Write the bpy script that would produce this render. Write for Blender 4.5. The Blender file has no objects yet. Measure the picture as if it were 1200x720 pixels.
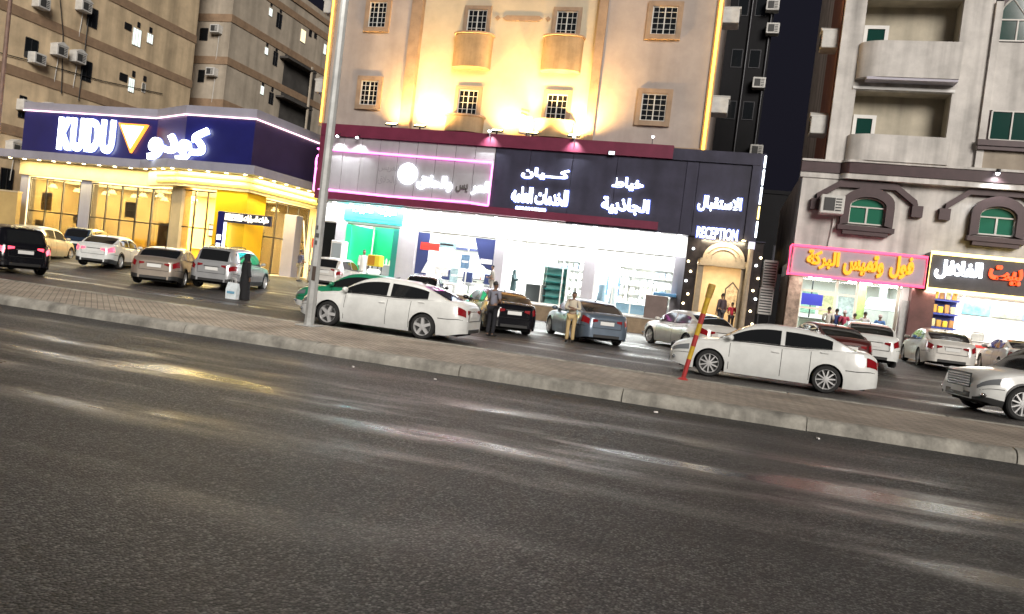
import bpy, math, random, unicodedata
import numpy as np
from mathutils import Vector, Matrix
random.seed(7)
S = bpy.context.scene
COL = S.collection
R_ = math.radians

# ------------------------------------------------------------------ camera
FPX, ROLL, PITCH, YAW, EYE = 880.0, R_(6.79), R_(1.8), R_(15.47), 1.7
fw = Vector((-math.sin(YAW) * math.cos(PITCH), math.cos(YAW) * math.cos(PITCH), -math.sin(PITCH)))
rt0 = Vector((math.cos(YAW), math.sin(YAW), 0))
up0 = rt0.cross(fw)
rt = rt0 * math.cos(ROLL) + up0 * math.sin(ROLL)
up = up0 * math.cos(ROLL) - rt0 * math.sin(ROLL)
cam_data = bpy.data.cameras.new('camera')
cam_data.sensor_width = 36.0
cam_data.lens = 36.0 * FPX / 1200.0
cam_data.clip_start, cam_data.clip_end = 0.05, 3000
cam = bpy.data.objects.new('camera', cam_data)
COL.objects.link(cam)
m3 = Matrix((rt, up, -fw)).transposed()
cam.matrix_world = Matrix.Translation((0, 0, EYE)) @ m3.to_4x4()
S.camera = cam

# ------------------------------------------------------------------ night sky with city glow, soft fill sun, exposure
W = bpy.data.worlds.new('World')
S.world = W
W.use_nodes = True
nt = W.node_tree
bg = nt.nodes['Background']
sky = nt.nodes.new('ShaderNodeTexSky')
sky.sky_type = 'NISHITA'
sky.sun_disc = False
sky.sun_elevation, sky.sun_rotation = R_(-4), R_(200)
glow = nt.nodes.new('ShaderNodeMixRGB')
glow.blend_type = 'ADD'
glow.inputs[0].default_value = 1.0
glow.inputs[2].default_value = (0.06, 0.06, 0.10, 1)
nt.links.new(sky.outputs[0], glow.inputs[1])
nt.links.new(glow.outputs[0], bg.inputs[0])
bg.inputs[1].default_value = 0.085
sun_d = bpy.data.lights.new('soft_fill', 'SUN')
sun_d.energy = 2.0  # added soft fill from behind the camera, evens light on walls and road
sun_d.angle = R_(26)
sun_d.color = (1.0, 0.935, 0.86)
sun = bpy.data.objects.new('soft_fill', sun_d)
COL.objects.link(sun)
sun.rotation_euler = Vector((-.58, 1.0, -0.50)).to_track_quat('-Z', 'Y').to_euler()
S.view_settings.view_transform = 'Standard'
S.view_settings.look = 'None'
S.view_settings.exposure = 0.8
S.view_settings.gamma = 1.0
S.render.engine = 'CYCLES'
S.cycles.use_denoising = True
S.cycles.max_bounces = 6
S.cycles.diffuse_bounces = 3
S.cycles.glossy_bounces = 3
S.cycles.transparent_max_bounces = 12
S.cycles.sample_clamp_indirect = 4.0
S.cycles.caustics_reflective = False
S.cycles.caustics_refractive = False


# ------------------------------------------------------------------ helpers
def ray(px, py):
    return fw * FPX + rt * (px - 600) + up * (360 - py)


def at(px, py, Y):            # point of the vertical plane y = Y seen along a direction
    d = ray(px, py)
    return Vector((0, 0, EYE)) + d * (Y / d.y)


def atz(px, py, z):           # point of the level z
    d = ray(px, py)
    return Vector((0, 0, EYE)) + d * ((z - EYE) / d.z)


def sm(a, b, x):
    t = min(1, max(0, (x - a) / (b - a)))
    return t * t * (3 - 2 * t)


def gz(x, y):                 # the parking lot rises a little towards the outer shops
    k = max(sm(2.0, 5.5, x), sm(-11.0, -17.0, x))
    return 0.42 * k * sm(22, 34, y)


MATS = {}


def mat(name, col=(.5, .5, .5), rough=.6, metal=0, noise=None, bump=None, coat=0, emit=None, spec=.5, stretch=(1, 1, 1), streak=None):
    if name in MATS:
        return MATS[name]
    m = bpy.data.materials.new(name)
    MATS[name] = m
    m.use_nodes = True
    t = m.node_tree
    p = t.nodes['Principled BSDF']
    c4 = (*col, 1)
    p.inputs['Base Color'].default_value = c4
    p.inputs['Roughness'].default_value = rough
    p.inputs['Metallic'].default_value = metal
    p.inputs['Specular IOR Level'].default_value = spec
    if coat:
        p.inputs['Coat Weight'].default_value = coat
        p.inputs['Coat Roughness'].default_value = .05
    if emit:
        p.inputs['Emission Color'].default_value = (*emit[0], 1)
        p.inputs['Emission Strength'].default_value = emit[1]
    if noise or bump or streak:
        tc = t.nodes.new('ShaderNodeTexCoord')
        mp = t.nodes.new('ShaderNodeMapping')
        mp.inputs['Scale'].default_value = stretch
        t.links.new(tc.outputs['Object'], mp.inputs[0])
    src = None
    if noise:
        sc, amt = noise
        n = t.nodes.new('ShaderNodeTexNoise')
        n.inputs['Scale'].default_value = sc
        n.inputs['Detail'].default_value = 6
        n.inputs['Roughness'].default_value = .65
        t.links.new(mp.outputs[0], n.inputs['Vector'])
        rp = t.nodes.new('ShaderNodeMapRange')
        rp.inputs[1].default_value, rp.inputs[2].default_value = .3, .7
        rp.inputs[3].default_value, rp.inputs[4].default_value = 1 - amt, 1 + amt * .6
        t.links.new(n.outputs[0], rp.inputs[0])
        mx = t.nodes.new('ShaderNodeVectorMath')
        mx.operation = 'SCALE'
        mx.inputs[0].default_value = col
        t.links.new(rp.outputs[0], mx.inputs['Scale'])
        src = mx.outputs[0]
    if streak:                # rain streaks and grime: noise drawn out downwards
        sc, amt = streak
        mp2 = t.nodes.new('ShaderNodeMapping')
        mp2.inputs['Scale'].default_value = (sc, sc, sc * .06)
        t.links.new(tc.outputs['Object'], mp2.inputs[0])
        n2 = t.nodes.new('ShaderNodeTexNoise')
        n2.inputs['Scale'].default_value = 1
        n2.inputs['Detail'].default_value = 5
        t.links.new(mp2.outputs[0], n2.inputs['Vector'])
        r2 = t.nodes.new('ShaderNodeMapRange')
        r2.inputs[1].default_value, r2.inputs[2].default_value = .42, .72
        r2.inputs[3].default_value, r2.inputs[4].default_value = 1, 1 - amt
        t.links.new(n2.outputs[0], r2.inputs[0])
        m2 = t.nodes.new('ShaderNodeVectorMath')
        m2.operation = 'SCALE'
        if src is not None:
            t.links.new(src, m2.inputs[0])
        else:
            m2.inputs[0].default_value = col
        t.links.new(r2.outputs[0], m2.inputs['Scale'])
        src = m2.outputs[0]
    if src is not None:
        t.links.new(src, p.inputs['Base Color'])
    if bump:
        sc, st = bump
        n = t.nodes.new('ShaderNodeTexNoise')
        n.inputs['Scale'].default_value = sc
        n.inputs['Detail'].default_value = 4
        t.links.new(mp.outputs[0], n.inputs['Vector'])
        b = t.nodes.new('ShaderNodeBump')
        b.inputs['Strength'].default_value = st
        b.inputs['Distance'].default_value = .02
        t.links.new(n.outputs[0], b.inputs['Height'])
        t.links.new(b.outputs[0], p.inputs['Normal'])
    return m


def lampmat(name, col, s):
    return mat(name, (.02, .02, .02), .5, emit=(col, s))


def glassmat(name, tint=(.92, .96, .95), refl=.9):
    if name in MATS:
        return MATS[name]
    m = bpy.data.materials.new(name)
    MATS[name] = m
    m.use_nodes = True
    t = m.node_tree
    t.nodes.remove(t.nodes['Principled BSDF'])
    o = t.nodes['Material Output']
    tr = t.nodes.new('ShaderNodeBsdfTransparent')
    tr.inputs[0].default_value = (*tint, 1)
    gl = t.nodes.new('ShaderNodeBsdfGlossy')
    gl.inputs['Roughness'].default_value = .03
    fr = t.nodes.new('ShaderNodeFresnel')
    fr.inputs[0].default_value = 1.5
    ml = t.nodes.new('ShaderNodeMath')
    ml.operation = 'MULTIPLY'
    ml.inputs[1].default_value = refl
    mx = t.nodes.new('ShaderNodeMixShader')
    t.links.new(fr.outputs[0], ml.inputs[0])
    t.links.new(ml.outputs[0], mx.inputs[0])
    t.links.new(tr.outputs[0], mx.inputs[1])
    t.links.new(gl.outputs[0], mx.inputs[2])
    t.links.new(mx.outputs[0], o.inputs[0])
    return m


def rootloc(o):
    v = Vector((0, 0, 0))
    while o is not None:
        v += o.location
        o = o.parent
    return v


class MB:
    def __init__(s):
        s.v, s.f, s.m = [], [], []

    def add(s, vs, fs, mi=0):
        b = len(s.v)
        s.v += [tuple(v) for v in vs]
        s.f += [tuple(i + b for i in f) for f in fs]
        s.m += [mi] * len(fs)
        return s

    def box(s, x0, x1, y0, y1, z0, z1, mi=0):
        x0, x1 = min(x0, x1), max(x0, x1)
        y0, y1 = min(y0, y1), max(y0, y1)
        z0, z1 = min(z0, z1), max(z0, z1)
        vs = [(x, y, z) for z in (z0, z1) for y in (y0, y1) for x in (x0, x1)]
        return s.add(vs, [(0, 2, 3, 1), (4, 5, 7, 6), (0, 1, 5, 4), (2, 6, 7, 3), (0, 4, 6, 2), (1, 3, 7, 5)], mi)

    def bbox(s, x0, x1, y0, y1, z0, z1, b=.02, mi=0):   # box with chamfered edges
        x0, x1 = min(x0, x1), max(x0, x1)
        y0, y1 = min(y0, y1), max(y0, y1)
        z0, z1 = min(z0, z1), max(z0, z1)
        b = min(b, (x1 - x0) * .45, (y1 - y0) * .45, (z1 - z0) * .45)

        def ringp(ins, z):
            X0, X1, Y0, Y1 = x0 + ins, x1 - ins, y0 + ins, y1 - ins
            return [(X0 + b, Y0, z), (X1 - b, Y0, z), (X1, Y0 + b, z), (X1, Y1 - b, z), (X1 - b, Y1, z), (X0 + b, Y1, z), (X0, Y1 - b, z), (X0, Y0 + b, z)]
        rings = [ringp(b, z0), ringp(0, z0 + b), ringp(0, z1 - b), ringp(b, z1)]
        return s.loft(rings, True, True, mi)

    def obox(s, c, size, rot, mi=0):
        mtx = rot if isinstance(rot, Matrix) else Matrix.Rotation(rot, 3, 'Z')
        hx, hy, hz = size[0] / 2, size[1] / 2, size[2] / 2
        vs = [Vector(c) + mtx @ Vector((x, y, z)) for z in (-hz, hz) for y in (-hy, hy) for x in (-hx, hx)]
        return s.add(vs, [(0, 2, 3, 1), (4, 5, 7, 6), (0, 1, 5, 4), (2, 6, 7, 3), (0, 4, 6, 2), (1, 3, 7, 5)], mi)

    def loft(s, rings, closed=True, caps=True, mi=0):
        n = len(rings[0])
        vs = [p for r in rings for p in r]
        fs = []
        for i in range(len(rings) - 1):
            for j in range(n if closed else n - 1):
                k = (j + 1) % n
                fs.append((i * n + j, i * n + k, (i + 1) * n + k, (i + 1) * n + j))
        if caps:
            fs.append(tuple(reversed(range(n))))
            fs.append(tuple(range((len(rings) - 1) * n, len(rings) * n)))
        return s.add(vs, fs, mi)

    def prism(s, poly, z0, z1, mi=0):
        return s.loft([[(x, y, z0) for x, y in poly], [(x, y, z1) for x, y in poly]], True, True, mi)

    def prism_xz(s, poly, y0, y1, mi=0):
        return s.loft([[(x, y0, z) for x, z in poly], [(x, y1, z) for x, z in poly]], True, True, mi)

    def cyl(s, p0, p1, r0, r1=None, n=10, mi=0, caps=True):
        return s.tube([p0, p1], [r0, r0 if r1 is None else r1], n, mi, caps)

    def tube(s, pts, r, n=8, mi=0, caps=True, closed=False):
        pts = [Vector(p) for p in pts]
        rs = r if isinstance(r, (list, tuple)) else [r] * len(pts)
        rings = []
        ref = None
        for i, p in enumerate(pts):
            if closed:
                d = pts[(i + 1) % len(pts)] - pts[i - 1]
            else:
                d = pts[min(i + 1, len(pts) - 1)] - pts[max(i - 1, 0)]
            d.normalize()
            a = Vector((0, 0, 1)) if abs(d.z) < .9 else Vector((1, 0, 0))
            u = d.cross(a).normalized()
            w = d.cross(u)
            rings.append([p + (u * math.cos(t) + w * math.sin(t)) * rs[i] for t in (2 * math.pi * k / n for k in range(n))])
        if closed:
            rings.append(rings[0])
            caps = False
        return s.loft(rings, True, caps, mi)

    def lathe(s, prof, c=(0, 0, 0), n=16, mi=0, axis='z'):
        rings = []
        for r, z in prof:
            ring = []
            for k in range(n):
                a = 2 * math.pi * k / n
                q = (r * math.cos(a), r * math.sin(a), z)
                if axis == 'y':
                    q = (q[0], q[2], q[1])
                if axis == 'x':
                    q = (q[2], q[0], q[1])
                ring.append((c[0] + q[0], c[1] + q[1], c[2] + q[2]))
            rings.append(ring)
        return s.loft(rings, True, True, mi)

    def ball(s, c, r, n=10, mi=0):
        rr = r if isinstance(r, (tuple, list)) else (r, r, r)
        rings = []
        for i in range(1, n // 2 + 2):
            a = math.pi * i / (n // 2 + 2)
            rings.append([(c[0] + rr[0] * math.sin(a) * math.cos(2 * math.pi * k / n), c[1] + rr[1] * math.sin(a) * math.sin(2 * math.pi * k / n), c[2] - rr[2] * math.cos(a)) for k in range(n)])
        return s.loft(rings, True, True, mi)

    def quad(s, a, b, c, d, mi=0):
        return s.add([a, b, c, d], [(0, 1, 2, 3)], mi)

    def build(s, name, mats, parent=None, smooth=False, world=True, ang=40):
        me = bpy.data.meshes.new(name)
        off = rootloc(parent) if (parent is not None and world) else Vector((0, 0, 0))
        me.from_pydata([(v[0] - off.x, v[1] - off.y, v[2] - off.z) for v in s.v], [], s.f)
        if not isinstance(mats, (list, tuple)):
            mats = [mats]
        for m in mats:
            me.materials.append(m)
        me.polygons.foreach_set('material_index', s.m)
        me.update()
        fixn(me)
        if smooth:
            me.polygons.foreach_set('use_smooth', [True] * len(me.polygons))
            me.set_sharp_from_angle(angle=R_(ang))
        o = bpy.data.objects.new(name, me)
        COL.objects.link(o)
        o.parent = parent
        return o


import bmesh


def fixn(me):
    b = bmesh.new()
    b.from_mesh(me)
    bmesh.ops.recalc_face_normals(b, faces=b.faces)
    b.to_mesh(me)
    b.free()


def tag(o, label=None, cat=None, group=None, kind=None):
    if label: o['label'] = label
    if cat: o['category'] = cat
    if group: o['group'] = group
    if kind: o['kind'] = kind
    return o


def thing(name, label, cat, loc=(0, 0, 0), rz=0, group=None):
    o = bpy.data.objects.new(name, None)
    o.empty_display_size = .2
    COL.objects.link(o)
    o.location = loc
    o.rotation_euler = (0, 0, rz)
    return tag(o, label, cat, group)


def lamp(name, kind, loc, energy, color, parent=None, aim=None, size=.2, spot=90, blend=.6):
    d = bpy.data.lights.new(name, kind)
    d.energy, d.color = energy, color
    if kind == 'AREA':
        if isinstance(size, tuple):
            d.shape, d.size, d.size_y = 'RECTANGLE', size[0], size[1]
        else:
            d.size = size
    else:
        d.shadow_soft_size = size
    if kind == 'SPOT':
        d.spot_size, d.spot_blend = R_(spot), blend
    o = bpy.data.objects.new(name, d)
    COL.objects.link(o)
    o.location = Vector(loc) - (rootloc(parent) if parent else Vector((0, 0, 0)))
    if aim is not None:
        o.rotation_euler = (Vector(aim)).to_track_quat('-Z', 'Y').to_euler()
    o.parent = parent
    return o


# lettering: Arabic joined with presentation forms, laid right to left
FORMS = {}
for c_ in range(0xFE70, 0xFEFD):
    d_ = unicodedata.decomposition(chr(c_)).split()
    if d_:
        FORMS.setdefault(''.join(chr(int(x, 16)) for x in d_[1:]), {})[d_[0].strip('<>')] = chr(c_)


def arabic(s):
    toks, i = [], 0
    while i < len(s):
        if s[i] == 'ل' and s[i:i + 2] in FORMS and len(s[i:i + 2]) == 2:
            toks.append(s[i:i + 2]); i += 2
        else:
            toks.append(s[i]); i += 1
    fwd = lambda t: t == 'ـ' or (t in FORMS and 'initial' in FORMS[t])
    bck = lambda t: t == 'ـ' or (t in FORMS and 'final' in FORMS[t])
    out = []
    for j, t in enumerate(toks):
        p = j > 0 and fwd(toks[j - 1]) and bck(t)
        n = j < len(toks) - 1 and fwd(t) and bck(toks[j + 1])
        if t in FORMS and t != 'ـ':
            k = 'medial' if p and n else 'final' if p else 'initial' if n else 'isolated'
            out.append(FORMS[t].get(k) or FORMS[t].get('final' if p else 'isolated'))
        else:
            out.append(t)
    return ''.join(reversed(out))


def lettering(name, s, x0, x1, z0, z1, y, m, parent, depth=.06, bold=.02, ar=False, rot=None, org=None, space=1.0, halo=None):
    """text fitted to a box on a wall that faces -y (or turned by rot about org), as a mesh"""
    cu = bpy.data.curves.new(name, 'FONT')
    cu.body = arabic(s) if ar else s
    cu.size, cu.extrude, cu.offset = 1, .02, bold
    cu.resolution_u = 4
    cu.space_character = space
    tmp = bpy.data.objects.new('tmp_text', cu)
    COL.objects.link(tmp)
    me = bpy.data.meshes.new_from_object(tmp.evaluated_get(bpy.context.evaluated_depsgraph_get()))
    bpy.data.objects.remove(tmp)
    me.name = name
    co = np.array([v.co[:] for v in me.vertices])
    lo, hi = co.min(0), co.max(0)
    u = (co - lo) / np.maximum(hi - lo, 1e-6)
    off = rootloc(parent)
    for v, q in zip(me.vertices, u):
        p = Vector((x0 + q[0] * (x1 - x0), y - q[2] * depth, z0 + q[1] * (z1 - z0)))
        if rot is not None:
            p = Vector(org) + Matrix.Rotation(rot, 3, 'Z') @ (p - Vector(org))
        v.co = p - off
    me.materials.clear()
    me.materials.append(m)
    for pl in me.polygons:
        pl.material_index = 0
    o = bpy.data.objects.new(name, me)
    COL.objects.link(o)
    o.parent = parent
    if halo:                  # glowing blue rim added behind the letters to imitate their bloom
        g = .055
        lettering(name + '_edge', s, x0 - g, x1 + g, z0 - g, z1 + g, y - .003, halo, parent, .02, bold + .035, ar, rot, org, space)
    return o


def copy_tree(o, parent=None):
    c = o.copy()
    COL.objects.link(c)
    c.parent = parent
    for ch in list(o.children):
        copy_tree(ch, c)
    return c
# ------------------------------------------------------------------ materials
def asphalt(name, base, bands, wet):
    m = mat(name, base, .7)
    t = m.node_tree
    p = t.nodes['Principled BSDF']
    tc = t.nodes.new('ShaderNodeTexCoord')
    L = t.links.new

    def noise(scale, detail=4, stretch=(1, 1, 1), rough=.6):
        mp = t.nodes.new('ShaderNodeMapping')
        mp.inputs['Scale'].default_value = stretch
        L(tc.outputs['Object'], mp.inputs[0])
        n = t.nodes.new('ShaderNodeTexNoise')
        n.inputs['Scale'].default_value = scale
        n.inputs['Detail'].default_value = detail
        n.inputs['Roughness'].default_value = rough
        L(mp.outputs[0], n.inputs['Vector'])
        return n.outputs[0]

    def rng(src, a, b, c, d):
        r = t.nodes.new('ShaderNodeMapRange')
        for i, v in enumerate((a, b, c, d)):
            r.inputs[i + 1].default_value = v
        L(src, r.inputs[0])
        return r.outputs[0]

    def math_(op, a, b):
        n = t.nodes.new('ShaderNodeMath')
        n.operation = op
        n.use_clamp = False
        for i, v in enumerate((a, b)):
            if isinstance(v, (int, float)):
                n.inputs[i].default_value = v
            else:
                L(v, n.inputs[i])
        return n.outputs[0]
    # stone chips of the asphalt
    vo = t.nodes.new('ShaderNodeTexVoronoi')
    vo.inputs['Scale'].default_value = 56
    L(tc.outputs['Object'], vo.inputs['Vector'])
    chips = rng(vo.outputs['Distance'], 0, .8, 1.45, .35)
    vc = t.nodes.new('ShaderNodeSeparateColor')
    L(vo.outputs['Color'], vc.inputs[0])
    tone = rng(math_('POWER', vc.outputs[0], 2.2), 0, 1, .40, 3.1)
    dirt = rng(noise(1.3, 7, (.45, 1, 1), .7), .50, .68, 1, .55)
    broad = math_('MULTIPLY', dirt, rng(noise(.35, 5, (.3, 1, 1)), .3, .7, 0.72, 1.3))
    fine = rng(noise(11, 8, (1, 1, 1), .75), .3, .7, .6, 1.45)
    v = math_('MULTIPLY', math_('MULTIPLY', chips, tone), math_('MULTIPLY', broad, fine))
    # hairline cracks, long tar seams
    wv = t.nodes.new('ShaderNodeTexNoise'); wv.inputs['Scale'].default_value = 2.2; wv.inputs['Detail'].default_value = 5
    L(tc.outputs['Object'], wv.inputs['Vector'])
    wm = t.nodes.new('ShaderNodeVectorMath'); wm.operation = 'SCALE'; wm.inputs['Scale'].default_value = .9
    L(wv.outputs['Color'], wm.inputs[0])
    wa = t.nodes.new('ShaderNodeVectorMath'); wa.operation = 'ADD'
    L(tc.outputs['Object'], wa.inputs[0]); L(wm.outputs[0], wa.inputs[1])
    ck = t.nodes.new('ShaderNodeTexVoronoi'); ck.feature = 'DISTANCE_TO_EDGE'; ck.inputs['Scale'].default_value = .33
    L(wa.outputs[0], ck.inputs['Vector'])
    crack = rng(ck.outputs['Distance'], .0, .006, .45, 1)
    cmask = rng(noise(.5, 3), .47, .55, 0, 1)
    crack = math_('ADD', math_('MULTIPLY', crack, cmask), math_('SUBTRACT', 1, cmask))
    v = math_('MULTIPLY', v, crack)
    sc = t.nodes.new('ShaderNodeVectorMath')
    sc.operation = 'SCALE'
    sc.inputs[0].default_value = base
    L(v, sc.inputs['Scale'])
    # polished wheel paths along the road: smoother, still wet in patches
    xyz = t.nodes.new('ShaderNodeSeparateXYZ')
    L(tc.outputs['Object'], xyz.inputs[0])
    wob = rng(noise(.25, 3), .3, .7, -.22, .22)
    yy = math_('ADD', xyz.outputs[1], wob)
    tot = None
    for yc, hw, k in bands:
        d = math_('ABSOLUTE', math_('SUBTRACT', yy, yc), 0)
        b = math_('MULTIPLY', rng(d, 0, hw, 1.4, 0), k)
        tot = b if tot is None else math_('MAXIMUM', tot, b)
    patch = rng(noise(.62, 5, (.35, 1.5, 1), .65), .42, .60, 0, 1)
    polish = math_('MULTIPLY', tot, patch) if tot is not None else math_('MULTIPLY', patch, .4)
    L(rng(polish, 0, 1, .62, wet), p.inputs['Roughness'])
    L(sc.outputs[0], p.inputs['Base Color'])
    bm_ = t.nodes.new('ShaderNodeBump')
    bm_.inputs['Distance'].default_value = .006
    L(rng(polish, 0, 1, .7, .08), bm_.inputs['Strength'])
    hh = math_('ADD', chips, math_('MULTIPLY', noise(30, 3), .6))
    L(hh, bm_.inputs['Height'])
    L(bm_.outputs[0], p.inputs['Normal'])
    return m


A_main = asphalt('road_asphalt', (.047, .0465, .0455), [(8.5, 1.0, 1.0), (7.6, .45, .95), (6.3, .7, .85), (9.7, .7, .8), (11.2, .6, .55), (4.6, .6, .45)], .25)
A_serv = asphalt('service_asphalt', (.068, .062, .057), [(17.5, .9, .8), (20.6, .8, .8), (22.5, 1.2, .6), (27, 3, .6)], .16)
A_dirt = mat('bare_ground', (.09, .075, .06), .9, noise=(.4, .4))


def paver_mat():
    m = mat('brick_pavers', (.2, .155, .12), .75)
    t = m.node_tree
    p = t.nodes['Principled BSDF']
    tc = t.nodes.new('ShaderNodeTexCoord')
    b = t.nodes.new('ShaderNodeTexBrick')
    b.inputs['Scale'].default_value = 1
    b.inputs['Brick Width'].default_value = .24
    b.inputs['Row Height'].default_value = .12
    b.inputs['Mortar Size'].default_value = .009
    b.inputs['Color1'].default_value = (.36, .31, .255, 1)
    b.inputs['Color2'].default_value = (.28, .24, .195, 1)
    b.inputs['Mortar'].default_value = (.14, .12, .10, 1)
    mp = t.nodes.new('ShaderNodeMapping')
    mp.inputs['Rotation'].default_value = (0, 0, R_(45))
    t.links.new(tc.outputs['Object'], mp.inputs[0])
    t.links.new(mp.outputs[0], b.inputs['Vector'])
    n = t.nodes.new('ShaderNodeTexNoise')
    n.inputs['Scale'].default_value = .8
    n.inputs['Detail'].default_value = 6
    t.links.new(tc.outputs['Object'], n.inputs['Vector'])
    r = t.nodes.new('ShaderNodeMapRange')
    r.inputs[1].default_value, r.inputs[2].default_value = .3, .7
    r.inputs[3].default_value, r.inputs[4].default_value = .65, 1.3
    t.links.new(n.outputs[0], r.inputs[0])
    s = t.nodes.new('ShaderNodeVectorMath')
    s.operation = 'SCALE'
    t.links.new(b.outputs[0], s.inputs[0])
    t.links.new(r.outputs[0], s.inputs['Scale'])
    t.links.new(s.outputs[0], p.inputs['Base Color'])
    bp = t.nodes.new('ShaderNodeBump')
    bp.inputs['Strength'].default_value = .5
    bp.inputs['Distance'].default_value = .01
    t.links.new(b.outputs['Fac'], bp.inputs['Height'])
    bp.invert = True
    t.links.new(bp.outputs[0], p.inputs['Normal'])
    return m


PAVER = paver_mat()
KERB = mat('kerb_concrete', (.33, .315, .275), .85, noise=(2.2, .5), bump=(18, .8), streak=(4, .4))
WALLG = mat('greige_render', (.42, .36, .325), .85, noise=(.7, .16), bump=(14, .15), streak=(1.1, .16))
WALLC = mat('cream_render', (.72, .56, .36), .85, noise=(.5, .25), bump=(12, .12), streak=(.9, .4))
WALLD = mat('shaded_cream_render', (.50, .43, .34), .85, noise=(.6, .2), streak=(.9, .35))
GOLD = mat('pale_stone_cladding', (.52, .45, .33), .8, noise=(.8, .14), bump=(10, .1))
OCHRE = mat('ochre_stone_balcony', (.36, .26, .15), .8, noise=(1.5, .25), streak=(2.5, .3))
TAN = mat('tan_stone_trim', (.34, .24, .16), .75, noise=(2, .25))
BAND = mat('brown_band', (.32, .215, .135), .8, noise=(1.5, .25))
WHITE = mat('white_paint', (.78, .77, .75), .55, noise=(2, .06))
FRAMEW = mat('white_window_frame', (.62, .60, .56), .45)
PANE = mat('dark_window_glass', (.012, .014, .016), .08, spec=.6)
PANEG = mat('green_window_glass', (.01, .05, .04), .08, spec=.6)
MAROON = mat('maroon_panel', (.17, .028, .06), .4, noise=(1.5, .2))
GREYP = mat('grey_aluminium_panel', (.37, .355, .38), .45, noise=(.9, .12), streak=(1.5, .12))
NAVYP = mat('dark_navy_panel', (.048, .046, .075), .35, noise=(1.2, .3), streak=(1.2, .3))
BLACK = mat('black_plastic', (.012, .012, .013), .5)
DARKM = mat('dark_metal', (.05, .05, .055), .45, metal=.6)
STEEL = mat('galvanised_steel', (.46, .47, .46), .55, metal=.15, noise=(3, .25), streak=(6, .3))
STONE = mat('plinth_stone', (.26, .19, .12), .7, noise=(2.5, .35))
TILE = mat('pale_floor_tile', (.55, .53, .5), .25, noise=(1.5, .1))
GLASS = glassmat('shop_glass')
ACW = mat('ac_casing', (.60, .59, .56), .5, noise=(3, .2))
ACD = mat('ac_grille', (.05, .05, .05), .6)
CONC = mat('weathered_render', (.68, .65, .615), .85, noise=(.7, .28), bump=(12, .15), streak=(1.8, .42))
PURP = mat('aubergine_paint', (.065, .034, .038), .5, noise=(2, .25), streak=(2, .2))
LWHITE = lampmat('cool_white_lamp', (.92, .96, 1.0), 9)
LSOFT = lampmat('shop_ceiling_light', (1.0, .98, .95), 5)
LWARM = lampmat('warm_lamp', (1.0, .80, .38), 14)
LYEL = lampmat('yellow_strip', (1.0, .78, .06), 2.6)
LAMB = lampmat('amber_strip', (1.0, .55, .06), 3.2)
LPINK = lampmat('pink_neon', (1.0, .20, .72), 2.6)
LPALE = lampmat('pale_pink_strip', (1.0, .62, .72), 2.2)
LRED = lampmat('red_neon', (1.0, .06, .14), 2.2)
LGOLD = lampmat('gold_neon', (1.0, .72, .20), 3.0)
HALO = lampmat('blue_letter_glow', (.10, .18, .95), .55)  # bloom around the letters, built as emissive rims
SIGNW = lampmat('white_sign_letters', (.86, .94, 1.0), 4.5)
SIGNY = lampmat('yellow_sign_letters', (1.0, .36, .01), 1.1)
SIGNR = lampmat('red_sign_letters', (1.0, .07, .01), 1.6)

# ------------------------------------------------------------------ ground, roads, median
g = MB(); g.quad((-900, -300, -.14), (900, -300, -.14), (900, 1500, -.14), (-900, 1500, -.14))
tag(g.build('ground', A_dirt), kind='structure')
g = MB()
XS = [-110 + i * 10 for i in range(23)]
for i in range(len(XS) - 1):
    g.quad((XS[i], -14, -.045), (XS[i + 1], -14, -.045), (XS[i + 1], 13.2, -.045), (XS[i], 13.2, -.045))
tag(g.build('main_road', A_main), kind='structure')
g = MB()
nx, ny = 120, 50
xs = [-100 + 200 * i / nx for i in range(nx + 1)]
ys = [16.0 + 44 * j / ny for j in range(ny + 1)]
g.add([(x, y, gz(x, y)) for y in ys for x in xs], [(j * (nx + 1) + i, j * (nx + 1) + i + 1, (j + 1) * (nx + 1) + i + 1, (j + 1) * (nx + 1) + i) for j in range(ny) for i in range(nx)])
tag(g.build('service_road', A_serv, smooth=True), kind='structure')
g = MB(); g.box(-100, 100, 12.78, 16.12, -.2, .145)
tag(g.build('median_pavement', PAVER), kind='structure')
g = MB()
joints = [-100 + 2.9 * i for i in range(70)]
random.seed(3)
for i in range(len(joints) - 1):
    a, b = joints[i] + .008, joints[i + 1] - .008
    dy, dz = random.uniform(-.03, .03), random.uniform(-.014, .010)
    pr = [(12.52 + dy, -.2), (12.55 + dy, .05 + dz), (12.58 + dy, .105 + dz), (12.63 + dy, .142 + dz), (12.70 + dy, .156 + dz), (12.80, .158 + dz), (12.80, -.2)]
    g.loft([[(a, y, z) for y, z in pr], [(b, y, z) for y, z in pr]], True, True)
for i in range(len(joints) - 1):
    a, b = joints[i] + .008, joints[i + 1] - .008
    g.bbox(a, b, 16.10, 16.28, -.1, .16, .02)
tag(g.build('kerb', KERB, smooth=True, ang=30), kind='structure')

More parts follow.
